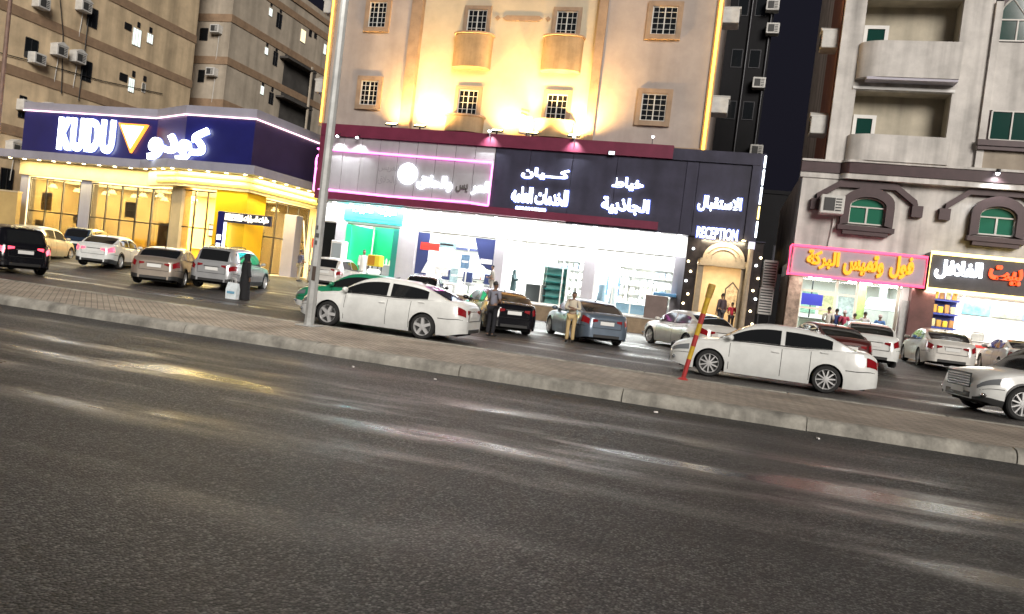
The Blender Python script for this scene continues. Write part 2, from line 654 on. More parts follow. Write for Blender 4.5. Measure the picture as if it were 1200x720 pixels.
# ------------------------------------------------------------------ windows and air conditioners
def grid_window(parent, x0, x1, z0, z1, y, cols=4, rows=5, surround=.2, sm_=TAN, pane=PANE, proud=.12, sill=True):
    f = MB()
    s = surround
    f.box(x0 - s, x0, y - proud, y + .05, z0 - s, z1 + s)
    f.box(x1, x1 + s, y - proud, y + .05, z0 - s, z1 + s)
    f.box(x0, x1, y - proud, y + .05, z1, z1 + s)
    f.box(x0, x1, y - proud - (.05 if sill else 0), y + .05, z0 - s, z0)
    w = f.build('window', sm_, parent)
    g_ = MB()
    t = .055
    g_.box(x0, x0 + t, y - .06, y, z0, z1); g_.box(x1 - t, x1, y - .06, y, z0, z1)
    g_.box(x0 + t, x1 - t, y - .06, y, z0, z0 + t); g_.box(x0 + t, x1 - t, y - .06, y, z1 - t, z1)
    for c in range(1, cols):
        xx = x0 + (x1 - x0) * c / cols
        k = .030 if c * 2 == cols else .011
        g_.box(xx - k, xx + k, y - .05, y - .004, z0 + t, z1 - t)
    for r in range(1, rows):
        zz = z0 + (z1 - z0) * r / rows
        g_.box(x0 + t, x1 - t, y - .047, y - .007, zz - .011, zz + .011)
    g_.build('window_frame', FRAMEW, w)
    p = MB(); p.box(x0 + .01, x1 - .01, y - .025, y + .02, z0 + .01, z1 - .01)
    p.build('pane', pane, w)
    return w


def ac_unit(label, c, face='-y', w=.9, d=.6, h=.62, hood=True, group=None, pipe=0):
    """window air conditioner in a small housing; c = centre of its back on the wall"""
    t = thing('air_conditioner', label, 'air conditioner', c, {'-y': 0, 'x': math.pi / 2, '-x': -math.pi / 2}[face], group)
    b = MB()
    b.bbox(-w / 2, w / 2, -d, 0, -h / 2, h / 2, .03)
    if hood:
        b.prism_xz([(-w / 2, h / 2 - .02), (w / 2, h / 2 - .02), (w / 2, h / 2 + .05), (0, h / 2 + .28), (-w / 2, h / 2 + .05)], -d - .05, 0)
    b.build('casing', ACW, t, world=False)
    g_ = MB()
    g_.box(-w * .36, w * .1, -d - .02, -d + .02, -h * .34, h * .34)
    for i in range(5):
        g_.box(w * .14, w * .38, -d - .02, -d + .02, -h * .34 + i * h * .15, -h * .34 + i * h * .15 + .05)
    g_.build('grille', ACD, t, world=False)
    if pipe:
        k = MB(); k.tube([(w * .2, -.1, -h / 2), (w * .2, -.08, -h / 2 - .4), (w * .1, -.05, -h / 2 - pipe)], .03, 6)
        k.build('drain_pipe', ACW, t, world=False)
    return t


# ------------------------------------------------------------------ the floodlit apartment block above the shops
YT = 37.8
x0w, x1w = at(392, 0, YT).x + .15, at(845, 0, YT).x
block = thing('apartment_building', 'floodlit beige apartment block with curved balconies above the row of shops', 'building', ((x0w + x1w) / 2, YT, 9))
pl0, pl1 = at(485, 0, YT).x, at(497, 0, YT).x
pr0, pr1 = at(704, 0, YT).x, at(714, 0, YT).x
ZR = 26.0
b = MB()
b.box(x0w, pl0, YT, YT + 13, 8.4, ZR); b.build('wing_wall', WALLG, block)
b = MB(); b.box(pr1, x1w, YT, YT + 13, 8.4, ZR); b.build('wing_wall', WALLG, block)
b = MB(); b.box(pl1, pr0, YT + .25, YT + 13, 8.4, ZR)
b.build('centre_wall', GOLD, block)
b = MB(); b.box(pl0 - .01, pl1 + .01, YT - .12, YT + 12.9, 8.4, ZR - .01); b.build('pilaster', TAN, block)
b = MB(); b.box(pr0 - .01, pr1 + .01, YT - .12, YT + 12.9, 8.4, ZR - .01); b.build('pilaster', TAN, block)
b = MB(); b.box(x0w - .05, x1w + .05, YT - .1, YT + 13.05, 8.35, at(600, 168, YT).z + .32)
b.build('base_course', TAN, block)
b = MB(); b.box(x0w - .2, x1w + .2, YT - .3, YT + 13.2, ZR, ZR + .5); b.build('roof_parapet', WALLG, block)

def win_px(px0, py0, px1, py1, Y):
    a, c = at(px0, py0, Y), at(px1, py1, Y)
    return a.x, c.x, min(a.z, c.z), max(a.z, c.z)

# side windows: two columns (wings)
zA0, zA1 = at(433, 124, YT).z, at(433, 95, YT).z
zB0, zB1 = at(442, 33, YT).z, at(442, 3, YT).z
for xc, hw in ((at(433, 110, YT).x, .52), (at(766, 127, YT).x, .62)):
    for z0, z1 in ((zA0, zA1), (zB0, zB1), (zB0 + 4.3, zB1 + 4.3)):
        grid_window(block, xc - hw, xc + hw, z0, z1, YT, 4, 5, .24)
YC = YT + .25
for xc in (at(548, 125, YC).x, at(652, 130, YC).x):
    for z0, z1, bz in ((at(548, 143, YC).z, at(548, 106, YC).z, 9.35), (at(558, 48, YC).z, at(558, 12, YC).z, at(552, 82, YC).z), (at(558, 48, YC).z + 4.3, at(558, 12, YC).z + 4.3, at(552, 82, YC).z + 4.3)):
        grid_window(block, xc - .55, xc + .55, z0, z1, YC, 4, 5, .2, TAN)
        top = z0 + .18
        n = 14
        out = [(xc + 1.02 * math.cos(math.pi * k / n), YC - .3 - .42 * math.sin(math.pi * k / n)) for k in range(n + 1)]
        poly = [(xc + 1.02, YC)] + out + [(xc - 1.02, YC)]
        q = MB(); q.prism(poly, bz, top)
        bal = q.build('balcony', OCHRE, block, smooth=True, ang=35)
        out2 = [(xc + 1.1 * math.cos(math.pi * k / n), YC - .32 - .48 * math.sin(math.pi * k / n)) for k in range(n + 1)]
        q = MB(); q.prism([(xc + 1.1, YC)] + out2 + [(xc - 1.1, YC)], top + .002, top + .09)
        q.build('coping', TAN, bal, smooth=True, ang=35)
o = MB()
zo = at(612, 22, YC).z
xo0, xo1 = at(582, 20, YC).x, at(644, 24, YC).x
o.prism_xz([(xo0 + .55, zo - .14), (xo0 + .35, zo), (xo0 + .55, zo + .14), (xo1 - .55, zo + .14), (xo1 - .35, zo), (xo1 - .55, zo - .14)], YC - .05, YC + .05)
for xx in (xo0 + .08, xo1 - .08):
    o.prism_xz([(xx - .15, zo), (xx, zo + .14), (xx + .15, zo), (xx, zo - .14)], YC - .05, YC + .05)
o.build('ornament', TAN, block)

for nm, px, lab in (('light_strip', 846, 'amber light strip down the right corner of the floodlit apartment block'), ('light_strip', 393, 'amber light strip beside the lamp post on the block corner')):
    xx = at(px, 0, YT).x
    t = thing(nm, lab, 'light strip', (xx, YT - .05, 9.2), 0, 'amber corner light strips')
    k = MB(); k.tube([(xx, YT - .16, 9.2 if px > 600 else 9.4), (xx, YT - .16, 24)], .07 if px > 600 else .05, 8); k.build('tube', LAMB, t, smooth=True)
    k = MB(); k.box(xx - .16, xx + .16, YT - .08, YT - .002, 9.2, 24); k.build('channel', TAN, t)

for px, py, face, lab in ((852, 16, 'x', 'upper white air conditioner on the dark side of the block'), (836, 122, 'x', 'lower white air conditioner beside the amber corner strip'),
                          (385, 6, '-x', 'white air conditioner high beside the lamp post'), (379, 100, '-x', 'white hooded air conditioner below another beside the lamp post')):
    p = at(px, py, YT)
    xx = x1w if face == 'x' else x0w
    ac_unit(lab, (xx, YT + .75, p.z), face, 1.0, .95, .7, True, 'air conditioners on the floodlit block')

# ------------------------------------------------------------------ podium with the row of shops
YF = 36.8
PX0, PX1 = at(377, 160, YF).x, at(897, 195, YF).x
XM = at(780, 183, YF).x + .35          # where the maroon trim stops
ZT1, ZT0 = 9.16, 8.52                   # upper trim
ZL1, ZL0 = 5.46, 5.08                   # lower trim
row = thing('shop_building', 'single storey row of brightly lit shops with maroon trim and a stone plinth', 'building', ((PX0 + PX1) / 2, YF + .4, 0))
b = MB(); b.box(PX0, XM, YF - .12, YT + 1, ZT0, ZT1); b.build('upper_trim', MAROON, row)
b = MB(); b.box(PX0, XM - .3, YF - .10, YF + .4, ZL0, ZL1 - .002); b.build('lower_trim', MAROON, row)
b = MB(); b.box(XM + .002, PX1, YF - .06, YT + 1, ZT0 - .02, 9.05); b.box(PX1 - .55, PX1, YF - .05, YF + .5, 4.95, 8.49); b.build('dark_trim', NAVYP, row)
b = MB(); b.box(PX0 + .02, PX1 - .02, YF + .36, YT + 13, 5.3, 8.5); b.build('roof_block', NAVYP, row)
b = MB(); b.box(PX0 - .02, PX0 + .3, YF - .08, YF + .8, ZL0 - .02, ZT0 - .002); b.build('end_panel', MAROON, row)
YG = 38.1                               # shopfront glazing
XR0, XR1 = at(806, 300, YG).x, at(886, 300, YG).x    # reception bay
b = MB()
b.box(PX0, XR0 - .1, YF + .3, YG + 8, 5.02, 5.2)
b.build('soffit', WHITE, row)
b = MB()
b.box(PX0, XR0 - .1, YG - .12, YG + .1, 3.98, 5.015)
b.build('sign_band', WHITE, row)
b = MB()
b.box(PX0, XR0 + .0, 36.95, YG + 8, -.1, .74)
b.build('plinth', STONE, row)
b = MB(); b.box(PX0 - .01, XR0, 36.9, YG + 8, .745, .80); b.build('plinth_coping', TILE, row)
BAYS = [(375, 392), (405, 466), (487, 580), (592, 686), (700, 792)]
bx = [(at(a, 300, YG).x, at(c, 300, YG).x) for a, c in BAYS]
edges = [PX0] + [e for p in bx for e in p] + [XR0]
for i in range(0, len(edges), 2):
    if edges[i + 1] - edges[i] > .05:
        b = MB(); b.bbox(edges[i], edges[i + 1], YG - .2, YG + .25, .8, 3.975, .015); b.build('pillar', GREYP, row)
BACK = YG + 5.5
b = MB(); b.box(PX0, XR0, BACK, BACK + .2, .8, 5.0)
for i in range(len(bx) - 1):
    xm = (bx[i][1] + bx[i + 1][0]) / 2
    b.box(xm - .08, xm + .08, YG + .26, BACK - .002, .8, 5.0)
b.box(PX0, PX0 + .15, YG + .26, BACK - .002, .8, 5.0)
b.box(XR0 - .12, XR0, YG + .26, BACK - .002, .8, 5.0)
b.build('interior_wall', WHITE, row)
b = MB()
for i, (xa, xb) in enumerate(bx):
    b.box(xa, xb, YG - .03, YG + .03, 3.9, 3.975)
    b.box(xa, xb, YG - .03, YG + .03, .80, .88)
    n = (1, 2, 3, 4, 4)[i]
    for k in range(n + 1):
        xx = xa + (xb - xa) * k / n
        b.box(xx - .03, xx + .03, YG - .03, YG + .03, .88, 3.9)
    if i in (2,):
        b.box(xa, xb, YG - .025, YG + .025, 2.95, 3.01)
b.build('shopfront_frame', FRAMEW, row)
for i, (xa, xb) in enumerate(bx):
    if i == 1: continue
    n = (1, 2, 3, 4, 4)[i]
    for k in range(n):
        if i == 3 and k == 0: continue       # open door
        b = MB(); b.box(xa + (xb - xa) * k / n + .03, xa + (xb - xa) * (k + 1) / n - .03, YG - .006, YG + .006, .88, 3.9)
        b.build('glass_pane', GLASS, row)
# ceiling lights of the shops
pw = [None, (1.0, 1.0, 1.0), (1, 1, .98), (1, 1, .97), (.97, .99, 1)]
for i, (xa, xb) in enumerate(bx):
    if i == 0: continue
    b = MB()
    for yy in (YG + 1.2, YG + 3.4):
        m_ = max(1, int((xb - xa) / 1.5))
        for k in range(m_):
            xc = xa + (xb - xa) * (k + .5) / m_
            b = MB(); b.box(xc - .5, xc + .5, yy - .3, yy + .3, 4.93, 5.0); b.build('ceiling_light', LSOFT, row)
    lamp('shop_light', 'AREA', ((xa + xb) / 2, YG + 2.2, 4.85), (0, 230, 620, 1500, 1550)[i], (1, .99, .96), row, (0, 0, -1), (xb - xa, 3.6))
# soffit downlights in front of the shops
sx = PX0 + .8
spots = []
while sx < XR0 - .4:
    spots.append(sx); sx += 1.05
for xx in spots:
    b = MB(); b.cyl((xx, YG - .55, 4.99), (xx, YG - .55, 5.018), .09, n=10); b.build('downlight', LWHITE, row)
lamp('soffit_light', 'AREA', ((PX0 + XR0) / 2, YG - .6, 4.97), 1000, (.97, .98, 1), row, (0, .12, -1), (XR0 - PX0 - .6, .5))
# ------------------------------------------------------------------ sign boards of the row of shops
def bx_px(px0, py, px1, Y):
    return at(px0, py, Y).x, at(px1, py, Y).x


def text_px(name, s, px0, py0, px1, py1, m, parent, Y, depth=.09, bold=.03, ar=False, halo=None):
    """fitted between the lower left and upper right corners seen in the photograph"""
    a, c = at(px0, py0, Y), at(px1, py1, Y)
    return lettering(name, s, a.x, c.x, min(a.z, c.z), max(a.z, c.z), Y, m, parent, depth, bold, ar, halo=halo)


YS = YF + .04
XG0, XG1 = PX0 + .31, at(577, 210, YS).x
gs = thing('shop_sign', 'pale grey panelled sign board framed by pink neon with white round emblem', 'shop sign', ((XG0 + XG1) / 2, YS, ZL1))
b = MB()
n = 9
for i in range(n):
    a, c = XG0 + (XG1 - XG0) * i / n + .012, XG0 + (XG1 - XG0) * (i + 1) / n - .012
    b.bbox(a, c, YS, YS + .1, ZL1 + .005, ZT0 - .005, .012)
b.build('board', GREYP, gs)
b = MB(); b.box(XG0, XG1, YS + .06, YS + .3, ZL1 + .003, ZT0 - .003); b.build('backing', BLACK, gs)
nz0, nz1 = ZL1 + .02, at(575, 191, YS).z
k = MB()
k.tube([(PX0 - .14, YS + 1.0, nz1), (PX0 - .14, YS - .05, nz1 + .06), (XG0 + .5, YS - .09, nz1 + .05), (XG1 - .06, YS - .09, nz1)], .055, 8)
k.build('neon_tube', LPINK, gs, smooth=True)
k = MB()
k.tube([(XG1 - .06, YS - .09, nz1), (XG1 - .04, YS - .09, nz0 + .05)], .05, 8)
k.build('neon_tube', LPINK, gs, smooth=True)
k = MB()
k.tube([(XG1 - .04, YS - .09, nz0 + .02), (XG1 - 1.2, YS - .09, nz0 + .10), (XG0 + 4, YS - .09, nz0 + .04), (XG0, YS - .09, nz0 + .1), (PX0 - .1, YS - .06, nz0 + .02), (PX0 - .14, YS + 1, nz0)], .055, 8)
k.build('neon_tube', LPINK, gs, smooth=True)
k = MB()     # loop on the end of the board
k.tube([(PX0 - .16, YS + .2 - .28 * math.cos(t), 7.05 + .42 * math.sin(t)) for t in [2 * math.pi * i / 14 for i in range(14)]], .05, 7, closed=True)
k.tube([(PX0 - .14, YS - .06, nz0 + .02), (PX0 - .14, YS - .06, 7.1)], .05, 7)
k.build('neon_loop', LPINK, gs, smooth=True)
e = at(478, 204, YS)
k = MB(); k.lathe([(.0, .0), (.54, 0), (.56, -.04), (.5, -.12), (0, -.13)], (e.x, YS - .002, e.z), 28, axis='y')
k.build('emblem', SIGNW, gs, smooth=True)
text_px('lettering', 'والحلاق', 488, 222, 531, 208, SIGNW, gs, YS, .08, .02, True)
text_px('lettering', 'العر', 552, 228, 575, 214, SIGNW, gs, YS, .08, .02, True)
text_px('unlit_lettering', 'يس', 534, 225, 549, 216, mat('unlit_letter', (.12, .11, .11), .5), gs, YS, .08, .02, True)
FAINT = mat('faint_letter_mark', (.25, .24, .26), .5)  # faint grey lettering, flat on the panel
text_px('faint_mark', 'العريس', 443, 201, 468, 194, FAINT, gs, YS + .001, .006, .0, True)
text_px('faint_mark', 'والحلاق', 442, 216, 466, 207, FAINT, gs, YS + .001, .006, .0, True)

def dark_sign(lab, xa, xb, seams):
    t = thing('shop_sign', lab, 'shop sign', ((xa + xb) / 2, YS, ZL1), 0)
    es = [xa] + seams + [xb]
    b = MB()
    for i in range(len(es) - 1):
        b.bbox(es[i] + .008, es[i + 1] - .008, YS, YS + .1, ZL1 + .005 if xb < XM else 4.98, ZT0 - .03, .012)
    b.build('board', NAVYP, t)
    b = MB(); b.box(xa, xb, YS + .06, YS + .29, (ZL1 if xb < XM else 4.98) + .01, ZT0 - .035); b.build('backing', BLACK, t)
    return t

XA = XG1 + .02
XB = at(667, 225, YS).x
XC = at(800, 235, YS).x
s1 = dark_sign('dark sign board with three rows of white lettering and a phone number', XA, XB, [at(620, 200, YS).x])
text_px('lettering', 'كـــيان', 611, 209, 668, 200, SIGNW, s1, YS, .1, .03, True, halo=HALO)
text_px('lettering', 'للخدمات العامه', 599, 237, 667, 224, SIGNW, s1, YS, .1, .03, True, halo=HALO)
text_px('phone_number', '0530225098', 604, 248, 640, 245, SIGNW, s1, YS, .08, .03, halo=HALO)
s2 = dark_sign('dark sign board with two short rows of white lettering and no number', XB, XC, [at(720, 220, YS).x])
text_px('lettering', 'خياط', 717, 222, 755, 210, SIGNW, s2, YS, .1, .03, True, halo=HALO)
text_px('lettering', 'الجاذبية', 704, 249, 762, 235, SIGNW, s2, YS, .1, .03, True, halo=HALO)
s3 = dark_sign('tall dark sign board over the lamp lined arched entrance', XC, PX1 - .56, [at(815, 230, YS).x])
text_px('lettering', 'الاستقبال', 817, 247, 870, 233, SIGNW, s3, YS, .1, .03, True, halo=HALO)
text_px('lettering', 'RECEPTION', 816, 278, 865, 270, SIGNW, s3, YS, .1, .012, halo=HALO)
t = thing('light_strip', 'white segmented light strip on the end of the dark sign board', 'light strip', (PX1, YS, 5))
for z0, z1 in ((5.15, 5.9), (6.0, 6.6), (6.7, 7.5), (7.6, 8.3), (8.4, 8.95)):
    k = MB(); k.cyl((PX1 - .04, YF - .1, z0), (PX1 - .04, YF - .1, z1), .045); k.build('tube', lampmat('cool_strip', (.8, .88, 1), 3.5) if abs(z0 - 6.0) > .1 else LGOLD, t)
k = MB(); k.box(PX1 - .1, PX1 + .02, YF - .058, YF - .052 + .02, 5.1, 9.0); k.build('channel', DARKM, t)

# spotlights that wash the boards
for i, (px, py, lab) in enumerate(((395, 171, 'small white spotlight over the pink framed board beside the lamp post'), (418, 173, 'small white spotlight over the pink framed board, right of another'), (573, 164, 'white spotlight where the grey and dark sign boards meet'), (671, 178, 'white spotlight under a black flood lamp above the dark boards'))):
    p = at(px, py, YF - .35)
    z = ZT0 - .02 if i < 2 else ZT1 + .12
    t = thing('spotlight', lab, 'spotlight', (p.x, YF - .36, z), 0, 'spotlights over the sign boards')
    k = MB(); k.tube([(p.x, YF - .1, ZT0 + .15), (p.x, YF - .36, z)], .02, 6); k.build('arm', DARKM, t)
    k = MB(); k.cyl((p.x, YF - .30, z + .02), (p.x, YF - .42, z - .06), .07, .085, 10); k.build('housing', DARKM, t)
    k = MB(); k.cyl((p.x, YF - .421, z - .061), (p.x, YF - .43, z - .072), .08, .08, 10); k.build('bulb', LWHITE, t)
    lamp('spot_beam', 'SPOT', (p.x, YF - .45, z - .1), 150, (.95, 1, .98), t, (0, .42, -1), .05, 95, .9)
# floodlights on the ledge
for i, (px, py, e, dx, lab) in enumerate(((458, 157, 300, .12, 'black floodlight on the ledge left of the left balcony'), (491, 160, 850, .14, 'black floodlight on the ledge below the left pilaster'), (581, 166, 600, .25, 'black floodlight on the ledge between the two lower balconies'), (622, 173, 600, -.25, 'slim black floodlight on the ledge beside the blade sign'), (671, 176, 850, -.05, 'black floodlight on the ledge right of the right balcony'))):
    x = at(px, py, YF + .1).x
    t = thing('floodlight', lab, 'floodlight', (x, YF + .1, ZT1), 0, 'floodlights on the shop ledge')
    k = MB(); k.box(x - .04, x + .04, YF + .06, YF + .12, ZT1, ZT1 + .14); k.build('bracket', DARKM, t)
    k = MB(); k.obox((x, YF + .08, ZT1 + .2), (.62, .34, .09), Matrix.Rotation(R_(22), 3, 'X')); k.build('housing', BLACK, t)
    k = MB(); k.obox((x, YF + .063, ZT1 + .249), (.54, .26, .012), Matrix.Rotation(R_(22), 3, 'X')); k.build('lens', LWARM, t)
    lamp('flood_beam', 'SPOT', (x, YF + .06, ZT1 + .3), e * 3.7, (1, .58, .19), t, (dx * 1.4, .30, 1), .15, 158, 1.0)

# blade sign standing on the ledge
p0, p1 = at(604, 172, YF + .15), at(617, 134, YF + .15)
t = thing('blade_sign', 'narrow upright grey blade sign with orange lettering standing on the ledge', 'sign', (p0.x + .2, YF + .4, ZT1))
k = MB(); k.obox((p0.x + .27, YF + .5, (ZT1 + p1.z) / 2 + .1), (.14, .8, p1.z - ZT1 - .2), R_(-35)); k.build('panel', GREYP, t)
k = MB()
for i in range(6):
    k.obox((p0.x + .27 - .052, YF + .5 - .05, ZT1 + .42 + i * .2), (.05, .5, .09), R_(-35))
k.build('lettering', mat('orange_letter', (.5, .2, .05), .5), t)
k = MB(); k.cyl((p0.x + .45, YF + .3, ZT1), (p0.x + .45, YF + .3, p1.z - .1), .03); k.build('post', DARKM, t)
# small lamp pole on the ledge, plus wall label plate
p = at(765, 162, YF + .3)
t = thing('small_lamp', 'slim little pole with one white lamp on the ledge', 'lamp', (p.x, YF + .3, ZT1))
k = MB(); k.cyl((p.x, YF + .3, ZT1), (p.x, YF + .3, p.z), .02); k.build('pole', DARKM, t)
k = MB(); k.ball((p.x, YF + .3, p.z + .06), .06); k.build('bulb', LWHITE, t, smooth=True)
p = at(717, 180, YF - .13)
t = thing('small_lamp', 'small white lamp box fixed on the maroon trim', 'lamp', (p.x, YF - .13, p.z))
k = MB(); k.box(p.x - .17, p.x + .17, YF - .2, YF - .122, p.z - .1, p.z + .12); k.build('housing', DARKM, t)
k = MB(); k.box(p.x - .14, p.x + .14, YF - .21, YF - .2, p.z - .07, p.z + .09); k.build('lens', lampmat('dim_white', (.9, .95, 1), 1.6), t)

# ------------------------------------------------------------------ inside the shops
GREEN = mat('green_wall', (.01, .42, .17), .5, noise=(1.2, .1))
TEAL = mat('teal_sign', (.03, .55, .55), .4)
(ga, gb) = bx[1]
t = thing('shop_sign', 'turquoise sign board with white lettering over the green shop', 'shop sign', ((ga + gb) / 2, YG - .14, 4.0))
z0, z1 = at(402, 258, YG).z, at(402, 240, YG).z - .15
k = MB(); k.bbox(ga - .25, gb + .15, YG - .27, YG - .125, z0 + .0, 4.98, .02); k.build('board', mat('lit_teal_board', (.03, .55, .55), .4, emit=((.03, .85, .8), .55)), t)
lettering('lettering', 'عصيرات', ga + .3, ga + 1.55, z0 + .42, z0 + .82, YG - .27, SIGNW, t, .05, .02, True)
lettering('lettering', 'البركة', ga + 1.8, gb - .25, z0 + .42, z0 + .82, YG - .27, SIGNW, t, .05, .02, True)
k = MB(); k.box(ga + .5, gb - .3, YG - .275, YG - .268, z0 + .18, z0 + .22); k.build('underline', BLACK, t)
k = MB(); k.box(ga, gb, YG + 3.0, YG + 3.1, .8, 4.9); k.build('partition', GREEN, row)
k = MB(); k.box(ga - .02, ga + .3, YG - .23, YG + 2.9, .805, 3.9); k.build('jamb', GREEN, row)
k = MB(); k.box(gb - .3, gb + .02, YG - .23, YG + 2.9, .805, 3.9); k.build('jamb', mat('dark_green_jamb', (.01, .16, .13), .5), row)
t = thing('counter', 'white shop counter inside the green shop', 'counter', ((ga + gb) / 2, YG + 1.3, .8))
k = MB(); k.bbox(ga + .8, gb - .5, YG + 1.0, YG + 1.6, .8, 1.85, .02); k.build('cabinet', GREYP, t)
k = MB(); k.bbox(ga + .75, gb - .45, YG + .95, YG + 1.65, 1.852, 1.9, .015); k.build('worktop', WHITE, t)
random.seed(5)
for i in range(9):
    x = ga + .95 + i * .2
    c = random.choice([(.7, .65, .5), (.6, .1, .05), (.75, .75, .7), (.1, .4, .2)])
    o = tag(MB().lathe([(.05, 0), (.055, .02), (.055, .18 + .04 * (i % 3)), (.02, .24 + .04 * (i % 3)), (.02, .28 + .04 * (i % 3))], (x, YG + 1.2, 1.901), 10).build('bottle', mat('bottle_%d' % (i % 4), c, .2), smooth=True),
            'small bottle lined up on the counter of the green shop', 'bottle', 'bottles on the green shop counter')
t = thing('delivery_box', 'yellow delivery box with orange panel on a stand outside the green shop', 'box', (at(443, 308, 36.4).x, 36.4, 1.3))
p = at(441, 306, 36.4)
k = MB(); k.bbox(p.x - .38, p.x + .32, 36.1, 36.65, p.z - .3, p.z + .3, .03); k.build('body', mat('yellow_box', (.75, .6, .04), .5), t)
k = MB(); k.box(p.x - .34, p.x + .05, 36.085, 36.098, p.z - .24, p.z + .24); k.build('panel', mat('orange_panel', (.5, .22, .02), .5), t)
k = MB()
for sx in (-.3, .24):
    for sy in (36.15, 36.6):
        k.box(p.x + sx - .025, p.x + sx + .025, sy - .025, sy + .025, 0, p.z - .3)
k.build('stand', DARKM, t)

# barber shop with posters
NAVY2 = mat('navy_poster', (.03, .04, .12), .4)
REDP = mat('red_poster', (.6, .04, .03), .4)
(ga, gb) = bx[2]
k = thing('poster', 'dark blue window poster with a red band at the left of the barber window', 'poster', (ga + .5, YG - .05, 2))
q = MB(); q.box(ga + .05, ga + .75, YG - .05, YG - .035, 1.6, 3.88); q.build('sheet', NAVY2, k)
q = MB(); q.box(ga + .25, ga + 1.35, YG - .062, YG - .052, 2.95, 3.35); q.build('red_band', REDP, k)
q = MB(); q.prism_xz([(ga + .75, 1.7), (ga + 1.0, 2.9), (ga + .45, 1.7)], YG - .06, YG - .051); q.build('white_shape', WHITE, k)
k = thing('poster', 'dark blue window poster with white dots at the right of the barber window', 'poster', (gb - .6, YG - .05, 3))
q = MB(); q.prism_xz([(gb - 1.2, 3.88), (gb - .05, 3.88), (gb - .05, 2.2), (gb - .75, 2.5)], YG - .05, YG - .035); q.build('sheet', NAVY2, k)
q = MB()
q.box(gb - .75, gb - .1, YG - .06, YG - .052, 2.55, 2.8)
q.build('white_marks', WHITE, k)
t = thing('barber_mirror', 'round dark mirror on the back wall of the barber shop', 'mirror', ((ga + gb) / 2 + .2, BACK - .02, 2.8))
q = MB(); q.lathe([(0, 0), (.42, 0), (.42, -.05), (0, -.05)], ((ga + gb) / 2 + .3, BACK - .003, 2.75), 20, axis='y'); q.build('rim', DARKM, t)
q = MB(); q.lathe([(0, 0), (.34, 0), (0, -.01)], ((ga + gb) / 2 + .3, BACK - .055, 2.75), 20, axis='y'); q.build('glass', PANE, t)
for i in range(3):
    x = ga + 1.3 + i * 1.25
    t = thing('barber_chair', 'grey barber chair in the lit barber shop', 'chair', (x, YG + 2.0, .8), 0, 'barber chairs')
    q = MB(); q.lathe([(.28, 0), (.28, .04), (.06, .06), (.06, .45), (.2, .48)], (x, YG + 2, .801), 14); q.build('base', STEEL, t, smooth=True)
    q = MB(); q.bbox(x - .3, x + .3, YG + 1.7, YG + 2.3, 1.29, 1.43, .04); q.build('seat', GREYP, t)
    q = MB(); q.bbox(x - .28, x + .28, YG + 1.62, YG + 1.74, 1.45, 2.05, .04); q.build('backrest', NAVY2, t)
    for s in (-1, 1):
        q = MB(); q.bbox(x + s * .31, x + s * .37, YG + 1.75, YG + 2.25, 1.5, 1.6, .02); q.build('armrest', BLACK, t)
t = thing('wall_shelf', 'long wall shelf and cabinet behind the barber chairs', 'shelf', ((ga + gb) / 2, BACK - .3, 1.6))
q = MB(); q.box(ga + .2, gb - .2, BACK - .35, BACK - .01, 1.65, 1.7); q.build('board', DARKM, t)
q = MB(); q.box(ga + .2, gb - .2, BACK - .3, BACK - .01, 3.35, 3.5); q.build('valance', NAVY2, t)

# tailor shops: rails of garments, display cabinets, counters
def rail(lab, x0, x1, y, z, n, cols, grp):
    t = thing('clothes_rail', 'clothes rail, the ' + lab, 'clothes rail', ((x0 + x1) / 2, y, .8))
    q = MB(); q.cyl((x0, y, z), (x1, y, z), .02); q.cyl((x0 + .03, y, .8), (x0 + .03, y, z), .02); q.cyl((x1 - .03, y, .8), (x1 - .03, y, z), .02); q.build('bar', DARKM, t)
    for i in range(n):
        x = x0 + .15 + (x1 - x0 - .3) * i / max(1, n - 1)
        c = cols[i % len(cols)]
        m = mat('cloth_%s' % c[0], c[1], .9)
        L = random.uniform(1.05, 1.35)
        q = MB(); rings = []
        for zz, w, d in ((0, .03, .02), (-.06, .2, .03), (-.16, .24, .05), (-.6, .2, .05), (-L, .26, .06)):
            rings.append([(x + d * math.cos(a) * (.6 if zz > -.1 else 1), y + w * math.sin(a), z - .05 + zz) for a in [2 * math.pi * k_ / 10 for k_ in range(10)]])
        q.loft(rings); o = q.build('garment', m, smooth=True)
        tag(o, 'long %s garment hanging from the %s' % (c[0], lab), 'garment', grp + ' ' + c[0])

(ga, gb) = bx[4]
rail('left rail of the rightmost tailor shop', ga + .3, ga + 1.6, YG + 1.6, 2.9, 6, [('blue', (.08, .16, .30)), ('white', (.7, .7, .7)), ('grey', (.3, .33, .36))], 'tailor garments in')
rail('middle rail of the rightmost tailor shop', ga + 1.9, ga + 3.4, YG + 3.4, 2.7, 6, [('white', (.7, .7, .7)), ('pale', (.6, .62, .66))], 'tailor garments middle')
t = thing('counter', 'low blue and white counter in the rightmost tailor shop', 'counter', (ga + 2.2, YG + .9, .8))
q = MB(); q.bbox(ga + 1.0, ga + 3.4, YG + .7, YG + 1.2, .85, 1.35, .02); q.build('cabinet', mat('steel_blue', (.18, .28, .38), .5), t)
q = MB(); q.bbox(ga + .98, ga + 3.42, YG + .68, YG + 1.22, 1.352, 1.40, .015); q.build('worktop', WHITE, t)
p = at(770, 360, 36.85)
t = thing('display_cabinet', 'brown box cabinet with blue top standing outside by the reception entrance', 'cabinet', (p.x, 36.6, 0))
q = MB(); q.bbox(p.x - .62, p.x + .42, 37.05, 37.75, .802, p.z + .55, .02); q.build('body', mat('brown_laminate', (.16, .12, .11), .5, noise=(2, .2)), t)
